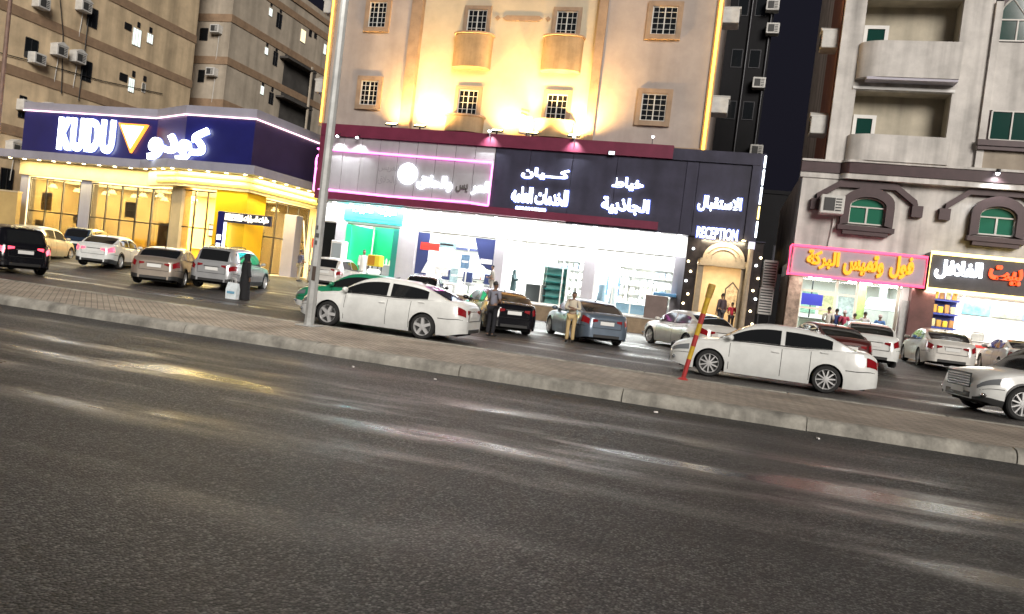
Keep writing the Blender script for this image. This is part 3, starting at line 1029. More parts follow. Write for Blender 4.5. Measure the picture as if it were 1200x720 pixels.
q = MB(); q.bbox(p.x - .3, p.x + .8, 37.2, 37.9, p.z + .56, p.z + .72, .02); q.build('tray', mat('blue_tray', (.08, .22, .4), .4), t)
(ga, gb) = bx[3]
xs_ = at(650, 335, YG).x
t = thing('glass_cabinet', 'pale turquoise glass shelf cabinet in the white tailor shop', 'cabinet', (xs_, YG + .5, .8))
q = MB()
for i in range(6): q.box(xs_ - .68, xs_ + .5, YG + .3, YG + .75, .85 + i * .38, .89 + i * .38)
q.build('shelf', mat('teal_shelf', (.05, .35, .36), .3), t)
q = MB(); q.box(xs_ - .68, xs_ + .5, YG + .76, YG + .79, .82, 2.85); q.build('back_panel', mat('pale_teal', (.35, .68, .66), .4), t)
for sx in (-.72, .50):
    q = MB(); q.box(xs_ + sx, xs_ + sx + .03, YG + .28, YG + .79, .805, 2.86); q.build('side_panel', FRAMEW, t)
xs_ = at(632, 343, YG).x
t = thing('counter', 'dark grey shop counter beside the turquoise cabinet', 'counter', (xs_, YG + .6, .8))
q = MB(); q.bbox(xs_ - .85, xs_ + .15, YG + .3, YG + .9, .805, 1.75, .02); q.build('cabinet', mat('charcoal_laminate', (.10, .10, .11), .5), t)
q = MB(); q.bbox(xs_ - .9, xs_ + .2, YG + .26, YG + .94, 1.752, 1.80, .015); q.build('worktop', mat('grey_worktop', (.22, .22, .24), .4), t)
rail('back rail of the white tailor shop', ga + 1.2, gb - .5, YG + 4.2, 2.8, 8, [('ivory', (.72, .7, .66)), ('pale', (.6, .62, .66))], 'tailor garments back')
t = thing('vending_machine', 'narrow white upright fridge left of the green shop', 'fridge', (bx[0][0] + .9, YG - .1, .8))
xv = at(397, 285, 37.4).x
q = MB(); q.bbox(xv - .35, xv + .35, 37.2, 37.85, .805, 2.9, .03); q.build('body', WHITE, t)
q = MB(); q.box(xv - .28, xv + .28, 37.185, 37.198, 1.3, 2.75); q.build('door', mat('fridge_glass', (.35, .4, .42), .15), t)
q = MB(); q.box(bx[0][0], bx[0][1] - .02, YG + .04, YG + .1, .85, 3.9); q.build('dark_doorway', BLACK, row)

# ------------------------------------------------------------------ reception entrance
YR = 37.0
rc = thing('reception_entrance', 'arched golden stone entrance lined with round bulbs', 'entrance', ((XR0 + XR1) / 2, YR, 0))
MARB = mat('dark_marble', (.03, .025, .025), .25, noise=(3, .4))
BEIGE = mat('carved_beige_stone', (.30, .24, .165), .6, noise=(3, .25))
ZR0 = .62
q = MB(); q.box(XR0, PX1 + .1, YR - .1, YG + 6, -.1, ZR0); q.build('step', STONE, rc)
q = MB(); q.box(XR0 - .02, XR0 + .55, YR, YR + .6, ZR0 + .002, 4.96); q.build('pier', MARB, rc)
q = MB(); q.box(XR1 - .3, XR1 + .25, YR, YR + .6, ZR0 + .002, 4.96); q.build('pier', MARB, rc)
q = MB(); q.box(XR0 + .552, XR1 - .302, YR + .1, YR + .55, 3.95, 4.96); q.build('lintel', MARB, rc)
cx, hw = (XR0 + XR1) / 2 + .12, (XR1 - XR0) / 2 - .55
arch = [(cx - hw, 3.72), (cx + hw, 3.72), (cx + hw, 3.98)] + [(cx + hw * .92 * math.cos(a), 3.98 + .82 * math.sin(a)) for a in [math.pi * k_ / 14 for k_ in range(15)]] + [(cx - hw, 3.98)]
q = MB(); q.prism_xz(arch, YR - .12, YR + .08); q.build('pediment', BEIGE, rc)
q = MB()
for r in (.55, .75):
    q.tube([(cx + hw * r * math.cos(a), YR - .14, 4.0 + .82 * r * math.sin(a)) for a in [math.pi * k_ / 14 for k_ in range(15)]], .035, 6)
q.box(cx - hw - .08, cx + hw + .08, YR - .2, YR + .06, 3.64, 3.73)
q.build('moulding', BEIGE, rc)
for s in (-1, 1):
    q = MB(); q.box(cx + s * hw - (.18 if s > 0 else .08), cx + s * hw + (.08 if s > 0 else .18), YR - .06, YR + .3, ZR0 + .002, 3.638); q.build('carved_jamb', BEIGE, rc)
q = MB(); q.box(XR0 + .56, XR1 - .31, YG + 3.0, YG + 3.15, ZR0, 3.9); q.box(XR0 + .5, XR0 + .56, YR + .6, YG + 3, ZR0, 3.9); q.box(XR1 - .31, XR1 - .25, YR + .6, YG + 3, ZR0, 3.9)
q.build('inner_wall', mat('lit_beige_wall', (.62, .50, .34), .6, noise=(1.5, .2)), rc)
q = MB(); q.box(XR0 + .5, XR1 - .25, YR + .55, YG + 3.1, 3.902, 4.0); q.build('ceiling', WHITE, rc)
for i in range(7):
    for s in (0, 1):
        x = (XR0 + .12, XR1 + .02)[s]
        z = 1.2 + i * .52 + (.07 if s else -.05) * ((i * 7) % 3 - 1)
        q = MB(); q.ball((x + (0 if i % 2 else .16), YR - .07, z), .062, 10); q.build('bulb', lampmat('entrance_bulb', (1, .82, .5), 5) if (i + s) % 3 else lampmat('entrance_bulb_white', (.9, .95, 1), 5), rc, smooth=True)
lamp('reception_light', 'AREA', ((XR0 + XR1) / 2, YG + .9, 3.85), 120, (1, .85, .6), rc, (0, 0, -1), (1.8, 1.6))
lamp('portal_light', 'AREA', ((XR0 + XR1) / 2, YR - .5, 4.9), 60, (1, .85, .6), rc, (0, .35, -1), (2.0, .2))
for dx in (-.7, .1, .8):
    q = MB(); q.cyl((cx + dx, YR - .35, 4.93), (cx + dx, YR - .35, 4.96), .09); q.build('downlight', LWARM, rc)
q = MB(); q.box(XR0, XR1 + .3, YF + .1, YR + .6, 4.962, 5.0); q.build('soffit', NAVYP, rc)
t = thing('framed_picture', 'pointed arch picture frame on the right wall inside the entrance', 'picture', (cx + hw * .45, YG + 2.98, 2.4))
q = MB(); q.prism_xz([(cx + .25, 1.7), (cx + .95, 1.7), (cx + .95, 2.75), (cx + .6, 3.15), (cx + .25, 2.75)], YG + 2.9, YG + 2.99); q.build('frame', DARKM, t)
q = MB(); q.prism_xz([(cx + .31, 1.76), (cx + .89, 1.76), (cx + .89, 2.72), (cx + .6, 3.05), (cx + .31, 2.72)], YG + 2.88, YG + 2.899); q.build('canvas', mat('ornate_canvas', (.5, .42, .32), .6, noise=(6, .6)), t)
p = at(888, 300, YR - .2)
t = thing('stone_column', 'slim pale stone column at the right end of the shops', 'column', (PX1 - .15, YR - .2, 0))
q = MB(); q.box(PX1 - .32, PX1 + .0, YR - .4, YR - .05, 0, .3); q.build('base', STONE, t)
q = MB(); q.cyl((PX1 - .16, YR - .22, .3), (PX1 - .16, YR - .22, 4.6), .13, .12, 14); q.build('shaft', BEIGE, t, smooth=True)
q = MB(); q.cyl((PX1 - .16, YR - .22, 4.6), (PX1 - .16, YR - .22, 4.93), .15, .15, 14); q.build('lamp_tube', lampmat('dim_tube', (.75, .7, .9), .9), t, smooth=True)
for px, py, lab in ((903, 320, 'upper louvred outdoor unit on the alley wall'), (898, 352, 'lower louvred outdoor unit on the alley wall')):
    p = at(px, py, YR + 1.0)
    t = thing('condenser_unit', lab, 'air conditioner', (p.x, YR + 1.2, p.z), 0, 'condenser units in the alley')
    q = MB(); q.bbox(p.x - .35, p.x + .3, YR + 1.0, YR + 1.7, p.z - .7, p.z + .6, .03); q.build('casing', ACW, t)
    q = MB()
    for i in range(9): q.box(p.x - .3, p.x + .25, YR + .98, YR + .998, p.z - .6 + i * .13, p.z - .54 + i * .13)
    q.build('louvre', ACD, t)
    q = MB(); q.box(p.x - .3, p.x - .24, YR + 1.1, YR + 1.6, 0 if py > 340 else p.z - .85, p.z - .702); q.box(p.x + .2, p.x + .26, YR + 1.1, YR + 1.6, 0 if py > 340 else p.z - .85, p.z - .702); q.build('bracket', DARKM, t)
# ------------------------------------------------------------------ corner restaurant with the blue sign band
def atx(px, py, X):
    d = ray(px, py)
    return Vector((0, 0, EYE)) + d * (X / d.x)


K = [(-46.44, 39.92), (-35.45, 39.7), (-31.86, 37.96), (-27.18, 38.0), (-26.9, 44.63)]
BLUE = mat('blue_sign_band', (.014, .016, .125), .35, noise=(.8, .15))
PLUM = mat('plum_sign_band', (.045, .032, .085), .4, noise=(.8, .15))
LAV = mat('lavender_grey_cladding', (.33, .33, .40), .5, noise=(.8, .12), streak=(1, .1))
YEL = mat('yellow_cladding', (.80, .48, .01), .5, noise=(1, .1))
SAND = mat('sand_cladding', (.52, .43, .28), .7, noise=(1, .15))


def offs(poly, d):
    """polyline moved outwards (to the right hand side of its direction, that is towards the street)"""
    out = []
    for i in range(len(poly)):
        a = Vector(poly[max(i - 1, 0)]); b_ = Vector(poly[i]); c = Vector(poly[min(i + 1, len(poly) - 1)])
        n1 = (b_ - a) if i > 0 else (c - b_)
        n2 = (c - b_) if i < len(poly) - 1 else n1
        p1 = Vector((n1.y, -n1.x)).normalized(); p2 = Vector((n2.y, -n2.x)).normalized()
        n = (p1 + p2).normalized()
        k = d / max(.4, n.dot(p1))
        out.append((b_.x + n.x * k, b_.y + n.y * k))
    return out


def strip(poly, d0, d1, z0, z1, ext=0):
    o0, o1 = offs(poly, d0), offs(poly, d1)
    q = MB()
    q.prism(o1 + list(reversed(o0)), z0, z1)
    return q


rest = thing('restaurant', 'corner restaurant with a tall blue sign band, lavender canopy and warm lit glazing', 'restaurant', (-36, 41, .3))
front, side = K[:4], K[3:]
strip(K, -.1, .12, 9.42, 9.95).build('parapet', LAV, rest)
strip(K, .13, .19, 9.34, 9.41).build('neon_line', LPALE, rest)
strip(front, -.2, .02, 6.62, 9.40).build('sign_band', BLUE, rest)
strip(side, -.2, .02, 6.62, 9.40).build('side_band', PLUM, rest)
strip(K, -1.0, .95, 6.08, 6.60).build('canopy', LAV, rest)
strip([(-48.6, 39.95)] + [(-46.44, 39.92)], -.6, .95, 6.08, 6.60).build('canopy_end', LAV, rest)
q = MB(); q.prism([(p[0], p[1]) for p in K] + [(-30, 53), (-46.4, 53)], 6.62, 9.3); q.build('roof', LAV, rest)
strip(K[1:], -.3, .30, 5.12, 6.075).build('cove', SAND, rest)
strip(K[:2], -.3, .02, 5.10, 6.07).build('cove', SAND, rest)
for z in (5.72, 5.34):
    strip(K[2:], .31, .36, z, z + .12).build('yellow_strip', LYEL, rest)
    a = Vector(K[1]).lerp(Vector(K[2]), .35)
    strip([tuple(a), K[2]], .31, .36, z, z + .12).build('yellow_strip', LYEL, rest)


def along(poly, s):
    for i in range(len(poly) - 1):
        L_ = (Vector(poly[i + 1]) - Vector(poly[i])).length
        if s <= L_:
            return Vector(poly[i]).lerp(Vector(poly[i + 1]), s / L_)
        s -= L_
    return Vector(poly[-1])


lip = offs([(-48.4, 39.95)] + K, .6)
tot = sum((Vector(lip[i + 1]) - Vector(lip[i])).length for i in range(len(lip) - 1))
s_ = .5
while s_ < tot:
    p = along(lip, s_)
    q = MB(); q.cyl((p.x, p.y, 6.05), (p.x, p.y, 6.078), .10, n=10); q.build('downlight', LWARM, rest)
    s_ += 1.25
for i in range(4):
    a, c = Vector(lip[max(i, 0) + (1 if i else 0)]), Vector(lip[i + 2 if i else 2])
for (xa, ya), (xb, yb), e in ((K[0], K[1], 260), (K[1], K[2], 110), (K[2], K[3], 240), (K[3], K[4], 330)):
    a, c = Vector((xa, ya)), Vector((xb, yb))
    d_ = (c - a); nrm = Vector((d_.y, -d_.x)).normalized(); mid = (a + c) / 2 + nrm * .62
    l = lamp('canopy_light', 'AREA', (mid.x, mid.y, 6.03), e, (1, .80, .36), rest, None, (d_.length * .95, .25))
    l.rotation_euler = (0, 0, math.atan2(d_.y, d_.x))
# glazing bays on the front (x from, x to, y) with pillars between
def wallx(px, py, a, c):       # where a view direction meets the vertical plane through a and c
    d = ray(px, py)
    ax, ay = a; ex, ey = c[0] - a[0], c[1] - a[1]
    det = d.x * -ey + ex * d.y
    t_ = (ax * -ey + ex * ay) / det
    return Vector((0, 0, EYE)) + d * t_

ZB = .45
Kf = [(-46.44, 40.1), (-35.45, 39.95), (-31.86, 38.2), (-27.4, 38.2)]
def pil(px0, px1, m, a, c, z0=.3, z1=5.1, dep=.5, nm='pillar'):
    p, r = wallx(px0, 250, a, c), wallx(px1, 250, a, c)
    d_ = Vector((r.x - p.x, r.y - p.y)); n_ = Vector((-d_.y, d_.x)).normalized()
    q = MB(); q.prism([(p.x - n_.x * .08, p.y - n_.y * .08), (r.x - n_.x * .08, r.y - n_.y * .08), (r.x + n_.x * dep, r.y + n_.y * dep), (p.x + n_.x * dep, p.y + n_.y * dep)], z0, z1)
    return q.build(nm, m, rest)

pil(22, 31, LAV, Kf[0], Kf[1]); pil(93, 105, LAV, Kf[0], Kf[1]); pil(201, 213, SAND, Kf[1], Kf[2])
q = MB(); q.prism([(-29.1, 37.75), (-27.0, 37.75), (-27.0, 39.6), (-29.1, 39.6)], .3, 5.1); q.build('corner_column', YEL, rest)
CREAMW = mat('cream_interior', (.72, .60, .38), .7, noise=(1, .12))
def glazing(a, c, n, zt=4.95):
    A_, C_ = Vector(a), Vector(c)
    q = MB()
    ang = math.atan2(C_.y - A_.y, C_.x - A_.x)
    L_ = (C_ - A_).length
    for i in range(n + 1):
        p = A_.lerp(C_, i / n)
        q.obox((p.x, p.y, (ZB + zt) / 2), (.07, .1, zt - ZB), ang)
    m = (A_ + C_) / 2
    for z in (zt, 2.75, ZB + .05):
        q.obox((m.x, m.y, z), (L_, .08, .07), ang)
    q.build('glazing_frame', DARKM, rest)
    for i in range(n):
        p, r = A_.lerp(C_, (i + .02) / n), A_.lerp(C_, (i + .98) / n)
        q = MB(); mm = (p + r) / 2
        q.obox((mm.x, mm.y, (ZB + zt) / 2), ((r - p).length - .06, .012, zt - ZB - .1), ang)
        q.build('glass_pane', glassmat('restaurant_glass', (.80, .76, .66)), rest)

def kx(px, a, c):
    p = wallx(px, 250, a, c)
    return (p.x, p.y)

glazing(kx(33, Kf[0], Kf[1]), kx(92, Kf[0], Kf[1]), 3)
glazing(kx(106, Kf[0], Kf[1]), (-35.5, 39.95), 4)
glazing((-35.4, 39.9), kx(200, Kf[1], Kf[2]), 1)
glazing(kx(213, Kf[2], (-27, 38.2)), (-29.1, 38.2), 3)
glazing((-27.12, 39.7), (-26.95, 44.4), 4)
q = MB(); q.prism([(-46.4, 44.5), (-31.5, 44.5), (-31.5, 44.7), (-46.4, 44.7)], .3, 6); q.prism([(-31.48, 44.5), (-27.2, 46.0), (-27.2, 46.2), (-31.48, 44.72)], .3, 6)
q.prism([(-46.6, 40.3), (-46.4, 40.3), (-46.4, 44.5), (-46.6, 44.5)], .3, 6)
q.build('interior_wall', CREAMW, rest)
q = MB(); q.prism([(-46.4, 40.2), (-35.5, 40.1), (-31.9, 38.4), (-27.3, 38.4), (-27.2, 45.9), (-31.5, 44.5), (-46.4, 44.5)], 5.12, 5.2); q.build('ceiling', WHITE, rest)
q = MB(); q.prism([(-47.5, 39.2), (-35.5, 39.0), (-31.9, 37.2), (-26.3, 37.2), (-26.0, 46), (-46.6, 46)], -.1, .44); q.build('plinth', TILE, rest)
for x in (-45, -42.5, -40, -37.5, -35, -32.5, -30, -28.3):
    for y in ((41.3, 43.3) if x < -35.5 else (40.0, 42.6)):
        q = MB(); q.cyl((x, y, 4.5), (x, y, 4.75), .28, .12, 12); q.build('pendant', LWARM, rest)
        q = MB(); q.cyl((x, y, 4.75), (x, y, 5.12), .015, n=5); q.build('cord', BLACK, rest)
lamp('dining_light', 'AREA', (-41, 42.3, 5.05), 4600, (1, .78, .36), rest, (0, 0, -1), (10, 3))
lamp('dining_light', 'AREA', (-31, 41, 5.05), 3600, (1, .78, .36), rest, (0, 0, -1), (6, 4))
# menu boards, posters and counters seen through the glass
MENU = lampmat('menu_screen', (.95, .72, .85), 1.5)
t = thing('menu_board', 'row of lit menu screens over the restaurant counter', 'menu board', (-32.5, 44.3, 2.9))
for i in range(3):
    q = MB(); q.box(-34.4 + i * 1.25, -33.3 + i * 1.25, 44.2, 44.26, 2.5, 3.2); q.build('screen', MENU, t)
q = MB(); q.box(-34.5, -30.6, 44.27, 44.4, 2.4, 3.3); q.build('frame', BLACK, t)
t = thing('counter', 'orange fronted restaurant counter under the menu screens', 'counter', (-32.6, 43, .44))
q = MB(); q.bbox(-34.5, -30.5, 42.8, 43.5, .442, 1.5, .02); q.build('front', mat('orange_front', (.6, .25, .04), .5), t)
q = MB(); q.bbox(-34.6, -30.4, 42.7, 43.6, 1.502, 1.56, .015); q.build('worktop', TILE, t)
BLUEP = mat('blue_poster', (.05, .12, .42), .5)
for px, py, w, h, m, lab in ((53, 236, .9, 1.2, BLUEP, 'blue poster in the leftmost restaurant window'), (45, 262, .8, .5, BLUEP, 'small blue notice low in the leftmost restaurant window'), (152, 246, .95, 1.0, mat('grey_poster', (.25, .25, .28), .5), 'grey poster with white lettering in the wide restaurant window'), (88, 257, .55, .6, mat('yellow_poster', (.8, .55, .02), .5), 'small yellow poster beside the second restaurant pillar')):
    p = wallx(px, py, Kf[0], Kf[1])
    t = thing('poster', lab, 'poster', (p.x, p.y + .12, p.z))
    q = MB(); q.box(p.x - w / 2, p.x + w / 2, p.y + .10, p.y + .115, p.z - h / 2, p.z + h / 2); q.build('sheet', m, t)
    q = MB()
    for i in range(3): q.box(p.x - w * .35, p.x + w * .35, p.y + .09, p.y + .099, p.z + h * (.22 - i * .14), p.z + h * (.28 - i * .14))
    q.build('print', WHITE, t)
p = wallx(186, 265, Kf[1], Kf[2])
t = thing('poster', 'tall purple standing poster with white triangle by the third pillar', 'poster', (p.x, p.y, .44))
q = MB(); q.box(p.x - .5, p.x + .45, p.y + .55, p.y + .6, .6, 2.9); q.build('panel', mat('purple_poster', (.10, .04, .12), .5), t)
q = MB(); q.prism_xz([(p.x - .02, 2.4), (p.x + .38, 2.4), (p.x + .18, 1.75)], p.y + .53, p.y + .545); q.box(p.x - .35, p.x + .35, p.y + .53, p.y + .545, 1.0, 1.35); q.build('print', WHITE, t)
for i, (xb_, yb_) in enumerate(((-43.6, 43.4), (-40.0, 43.4), (-37.3, 42.2), (-34.2, 40.6))):
    t = thing('booth_seat', ('yellow booth seat at the left end of the restaurant', 'yellow booth seat in the middle of the wide restaurant window', 'yellow booth seat behind the white sedan with lit tail lights', 'yellow booth seat by the purple standing poster')[i], 'seat', (xb_, yb_, .44))
    q = MB(); q.bbox(xb_ - .8, xb_ + .8, yb_ - .3, yb_ + .3, .442, .92, .05); q.build('seat', mat('yellow_vinyl', (.75, .50, .03), .45), t)
    q = MB(); q.bbox(xb_ - .8, xb_ + .8, yb_ + .302, yb_ + .45, .442, 1.7, .05); q.build('backrest', mat('yellow_vinyl', (.75, .50, .03), .45), t)
random.seed(9)
for i in range(5):
    x = -44.5 + i * 1.7
    t = thing('dining_table', 'small restaurant table behind the glass', 'table', (x, 41.8, .44), 0, 'restaurant tables')
    q = MB(); q.bbox(x - .4, x + .4, 41.4, 42.2, 1.15, 1.2, .015); q.build('table_top', mat('table_wood', (.35, .18, .07), .4), t)
    q = MB(); q.lathe([(.25, 0), (.25, .03), (.04, .06), (.04, .7)], (x, 41.8, .445), 12); q.build('pedestal', DARKM, t, smooth=True)
# the lit name on the band
kt = thing('restaurant_sign', 'big white lit restaurant name with a downward orange edged triangle on the blue band', 'shop sign', (-36, 39, 8))
def klet(s, pa, pb, a, c, ar=False, bold=.05):
    p0, p1 = wallx(*pa, a, c), wallx(*pb, a, c)
    L_ = math.hypot(p1.x - p0.x, p1.y - p0.y)
    rot = math.atan2(p1.y - p0.y, p1.x - p0.x)
    n_ = Vector((math.sin(rot), -math.cos(rot)))
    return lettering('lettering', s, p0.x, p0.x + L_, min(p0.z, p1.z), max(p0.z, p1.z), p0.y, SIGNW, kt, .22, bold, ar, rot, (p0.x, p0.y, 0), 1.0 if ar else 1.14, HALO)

Bd = offs(front, .05)
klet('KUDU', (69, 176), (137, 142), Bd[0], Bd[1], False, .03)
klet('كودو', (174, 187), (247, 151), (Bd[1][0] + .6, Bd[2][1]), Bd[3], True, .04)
p0, p1, p2 = (wallx(x_, y_, Bd[0], Bd[1]) for x_, y_ in ((142, 145), (175, 147), (156, 180)))
q = MB(); q.prism_xz([(p0.x, p0.z), (p1.x, p0.z), ((p0.x + p1.x) / 2, p2.z)], p0.y - .22, p0.y - .04); q.build('triangle_edge', lampmat('orange_edge', (1, .28, .03), 1.6), kt)
c_ = Vector(((p0.x + p1.x) / 2, 0, (p0.z * 2 + p2.z) / 3))
q = MB(); q.prism_xz([((x_ - c_.x) * .78 + c_.x, (z_ - c_.z) * .78 + c_.z) for x_, z_ in ((p0.x, p0.z), (p1.x, p0.z), ((p0.x + p1.x) / 2, p2.z))], p0.y - .25, p0.y - .225); q.build('triangle', lampmat('cream_triangle', (1, .9, .78), 3.2), kt)
# entrance sign beside the yellow column
es = thing('entrance_sign', 'dark crossbar sign with warm white lettering across the yellow column', 'sign', (-29.5, 37.5, 3.3))
a, c = at(257, 250, 37.5), at(318, 260, 37.5)
zt, zb = at(280, 251, 37.5).z + .05, at(280, 261, 37.5).z - .05
q = MB(); q.bbox(a.x, c.x, 37.42, 37.60, zb, zt, .015); q.build('crossbar', NAVYP, es)
lettering('lettering', 'DRIVE THRU', a.x + .5, a.x + 1.65, zb + .12, zt - .1, 37.42, lampmat('warm_letters', (1, .9, .65), 3), es, .04, .03)
lettering('lettering', 'طلبات السيارات', a.x + 1.75, c.x - .12, zb + .08, zt - .08, 37.42, lampmat('warm_letters', (1, .9, .65), 3), es, .04, .03, True)
q = MB(); q.bbox(a.x - .02, a.x + .42, 37.4, 37.62, .45, zt + .01, .015); q.build('upright', BLUE, es)
q = MB(); q.box(a.x + .43, a.x + .5, 37.45, 37.6, .45, zb - .02); q.build('light_edge', LWHITE if False else lampmat('edge_light', (.9, .95, 1), 3), es)
for i in range(3):
    q = MB(); q.box(a.x + .08, a.x + .34, 37.385, 37.398, 1.2 + i * .5, 1.5 + i * .5); q.build('print', lampmat('edge_light', (.9, .95, 1), 3), es)
# grey shutter column between restaurant and shops, with slanted poles
p = at(339, 300, 42)
t = thing('advert_column', 'tall pale grey slab standing between the restaurant and the shops', 'column', (p.x, 42, .4))
q = MB(); q.bbox(p.x - .5, p.x + .35, 41.8, 42.6, .35, at(341, 252, 42).z, .03); q.build('slab', LAV, t)
p = at(362, 290, 43)
t = thing('rear_wall', 'dim tan wall in the gap between the restaurant and the shops', 'wall', (p.x, 46, 0))
q = MB(); q.box(-27.2, PX0 - .05, 46.3, 46.6, .3, 6.0); q.build('panel', mat('dim_tan', (.30, .24, .21), .7, noise=(1, .2)), t)
for i, (x0_, y0_, x1_, y1_) in enumerate(((352, 258, 362, 300), (362, 255, 364, 295))):
    a, c = at(x0_, y0_, 41.5), at(x1_, y1_, 41.5)
    t = thing('leaning_pole', ('white pole leaning against the tan wall by the grey slab', 'grey upright pole beside the white leaning pole')[i], 'pole', (c.x, 41.5, .4))
    q = MB(); q.cyl((a.x, 41.9, a.z), (c.x, 41.5, .35), .05, n=8); q.build('shaft', (WHITE, STEEL)[i], t)
t = thing('flag_banner', 'small red and blue banner hanging behind the lamp post', 'banner', (at(368, 285, 41).x, 41, 1.5))
p = at(369, 290, 41)
q = MB(); q.box(p.x - .22, p.x + .35, 41, 41.04, p.z - .05, p.z + .55); q.build('red_field', REDP, t)
q = MB(); q.box(p.x - .1, p.x + .3, 41.0, 41.04, p.z - .75, p.z - .052); q.build('blue_field', mat('blue_cloth', (.03, .15, .6), .7), t)
q = MB(); q.cyl((p.x - .26, 41.02, .4), (p.x - .26, 41.02, p.z + .7), .02); q.build('staff', DARKM, t)

# ------------------------------------------------------------------ cream apartment block on the left (its side runs away from the street)
XL = -50.5
Y0L, Y1L = 22.0, atx(228, 60, XL).y
left = thing('apartment_building', 'cream apartment block with brown floor bands and old air conditioners behind the restaurant', 'building', (XL - 6, 40, 0))
q = MB(); q.box(XL - 14, XL, Y0L, Y1L, 0, 34); q.build('wall', WALLC, left)
zb1 = atx(225, 99, XL).z; zb2 = atx(230, 46.6, XL).z
fh = zb2 - zb1
for k_ in range(-2, 5):
    z = zb1 + fh * k_ - .1
    if z < 1: continue
    q = MB(); q.box(XL - 14.05, XL + .07, Y0L - .05, Y1L + .06, z - .28, z + .42); q.build('floor_band', BAND, left)
def side_window(parent, X, px0, py0, px1, py1, m=PANE, fm=DARKM, div=2, nm='window'):
    a, c = atx(px0, (py0 + py1) / 2, X), atx(px1, (py0 + py1) / 2, X)
    mx_ = (px0 + px1) / 2
    z1, z0 = atx(mx_, py0, X).z, atx(mx_, py1, X).z
    q = MB()
    t_ = .05
    q.box(X - .02, X + .05, a.y, c.y, z0 - t_, z0); q.box(X - .02, X + .05, a.y, c.y, z1, z1 + t_)
    for i in range(div + 1):
        yy = a.y + (c.y - a.y) * i / div
        q.box(X - .02, X + .045, yy - t_ / 2, yy + t_ / 2, z0, z1)
    w = q.build(nm, fm, parent)
    q = MB(); q.box(X - .02, X + .015, a.y + .02, c.y - .02, z0 + .005, z1 - .005); q.build('pane', m, w)
    return w

LITW = lampmat('lit_window_white', (.85, 1, .92), .9)
LITY = lampmat('lit_window_yellow', (1, .78, .42), 1.1)
for r in ((29, 46, 44, 69), (95, 72, 107, 95), (102, 10, 114, 32), (22, 113, 30, 138), (0, 198, 15, 224)):
    side_window(left, XL, *r)
for r in ((155, 34, 165, 54), (172, 40, 179, 51), (150, 92, 157, 108)):
    side_window(left, XL, *r, LITW, FRAMEW, 3)
side_window(left, XL, 166, 98, 170, 108, mat('grey_pane', (.2, .2, .18), .2), FRAMEW, 1)
for r in ((146, 28, 154, 35), (161, 27, 164, 32), (175, 33, 178, 38), (140, 87, 149, 95), (155, 84, 158, 90), (168, 90, 171, 95)):
    side_window(left, XL, *r, BLACK, DARKM, 1, 'vent')
for px, py, hood, lab in ((39, 69, False, 'outdoor unit on a bracket under the dark window, lowest row'), (65, 60, True, 'hooded air conditioner nearest the bracketed outdoor unit'), (87, 68, True, 'hooded air conditioner right next to the brown dark window'), (44, 4, False, 'outdoor unit at the very top of the cream wall'), (94, 8, True, 'hooded air conditioner beside the top dark window'), (13, 174, True, 'hooded air conditioner low on the cream wall left of the blue sign'), (52, 130, True, 'hooded air conditioner half hidden by the restaurant roof'), (26, 124, False, 'outdoor unit just left of the blue sign top')):
    p = atx(px, py, XL)
    ac_unit(lab, (XL, p.y, p.z), 'x', 1.0, .7, .8, hood, 'air conditioners on the cream side wall', 1.9 if hood else 0)
# low yellow wall and its dark gap at the very left
p0, p1 = at(-40, 225, 38.5), at(21, 226, 38.5)
t = thing('boundary_wall', 'plain yellowish boundary wall left of the restaurant', 'wall', (p1.x, 38.5, 0))
q = MB(); q.box(p0.x - 20, p1.x, 38.5, 38.8, 0, p1.z); q.build('panel', mat('ochre_render', (.50, .36, .15), .85, noise=(.8, .15)), t)
q = MB(); q.box(p0.x - 20, p1.x + .03, 38.46, 38.84, p1.z + .002, p1.z + .1); q.build('coping', SAND, t)
t = thing('utility_pole', 'slim brown pipe pole rising at the left edge of the photo', 'pole', (0, 0, 0))
a = at(12, 0, 33); t.location = (a.x, 33, gz(a.x, 33))
q = MB(); q.cyl((a.x, 33, gz(a.x, 33)), (a.x, 33, a.z + 6), .13, .10, 10); q.build('shaft', mat('rusty_pipe', (.22, .14, .11), .6, noise=(3, .3)), t, smooth=True)
q = MB(); q.cyl((a.x, 33, 0), (a.x, 33, gz(a.x, 33) + .3), .24, .2, 10); q.build('footing', KERB, t)

# second block further back
X2, Y2 = -49.5, 63.7
back = thing('apartment_building', 'dim apartment block with brown bands and small lit windows behind the blue restaurant sign', 'building', (X2 - 8, 70, 0))
ztop = atx(372, 9, X2).z
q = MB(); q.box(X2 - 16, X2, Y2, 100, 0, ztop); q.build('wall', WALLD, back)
zA = at(272, 20, Y2).z; fh2 = zA - at(266, 70, Y2).z
for k_ in range(-3, 3):
    z = zA + fh2 * k_
    if z > ztop: continue
    q = MB(); q.box(X2 - 16.05, X2 + .07, Y2 - .07, 100.05, z - .5, z + .25); q.build('floor_band', BAND, back)
q = MB(); q.box(X2 - 16.1, X2 + .12, Y2 - .12, 100.1, ztop - 1.2, ztop - .6); q.build('roof_band', BAND, back)
for r in ((315, 10, 319, 19), (310, 56, 314, 64), (305, 101, 309, 111), (379, 52, 382, 64)):
    side_window(back, X2, *r, LITW, FRAMEW, 1)
side_window(back, X2, 352, 35, 358, 50, LITY, FRAMEW, 1)
for r in ((324, 16, 330, 33), (320, 61, 325, 77), (315, 109, 320, 122)):
    side_window(back, X2, *r, PANE, DARKM, 2)
for r in ((317, 3, 319, 7), (328, 11, 330, 15), (312, 50, 314, 54), (323, 57, 325, 60), (307, 96, 309, 101), (318, 103, 320, 107), (362, 36, 365, 43), (368, 40, 371, 45)):
    side_window(back, X2, *r, BLACK, DARKM, 1, 'vent')
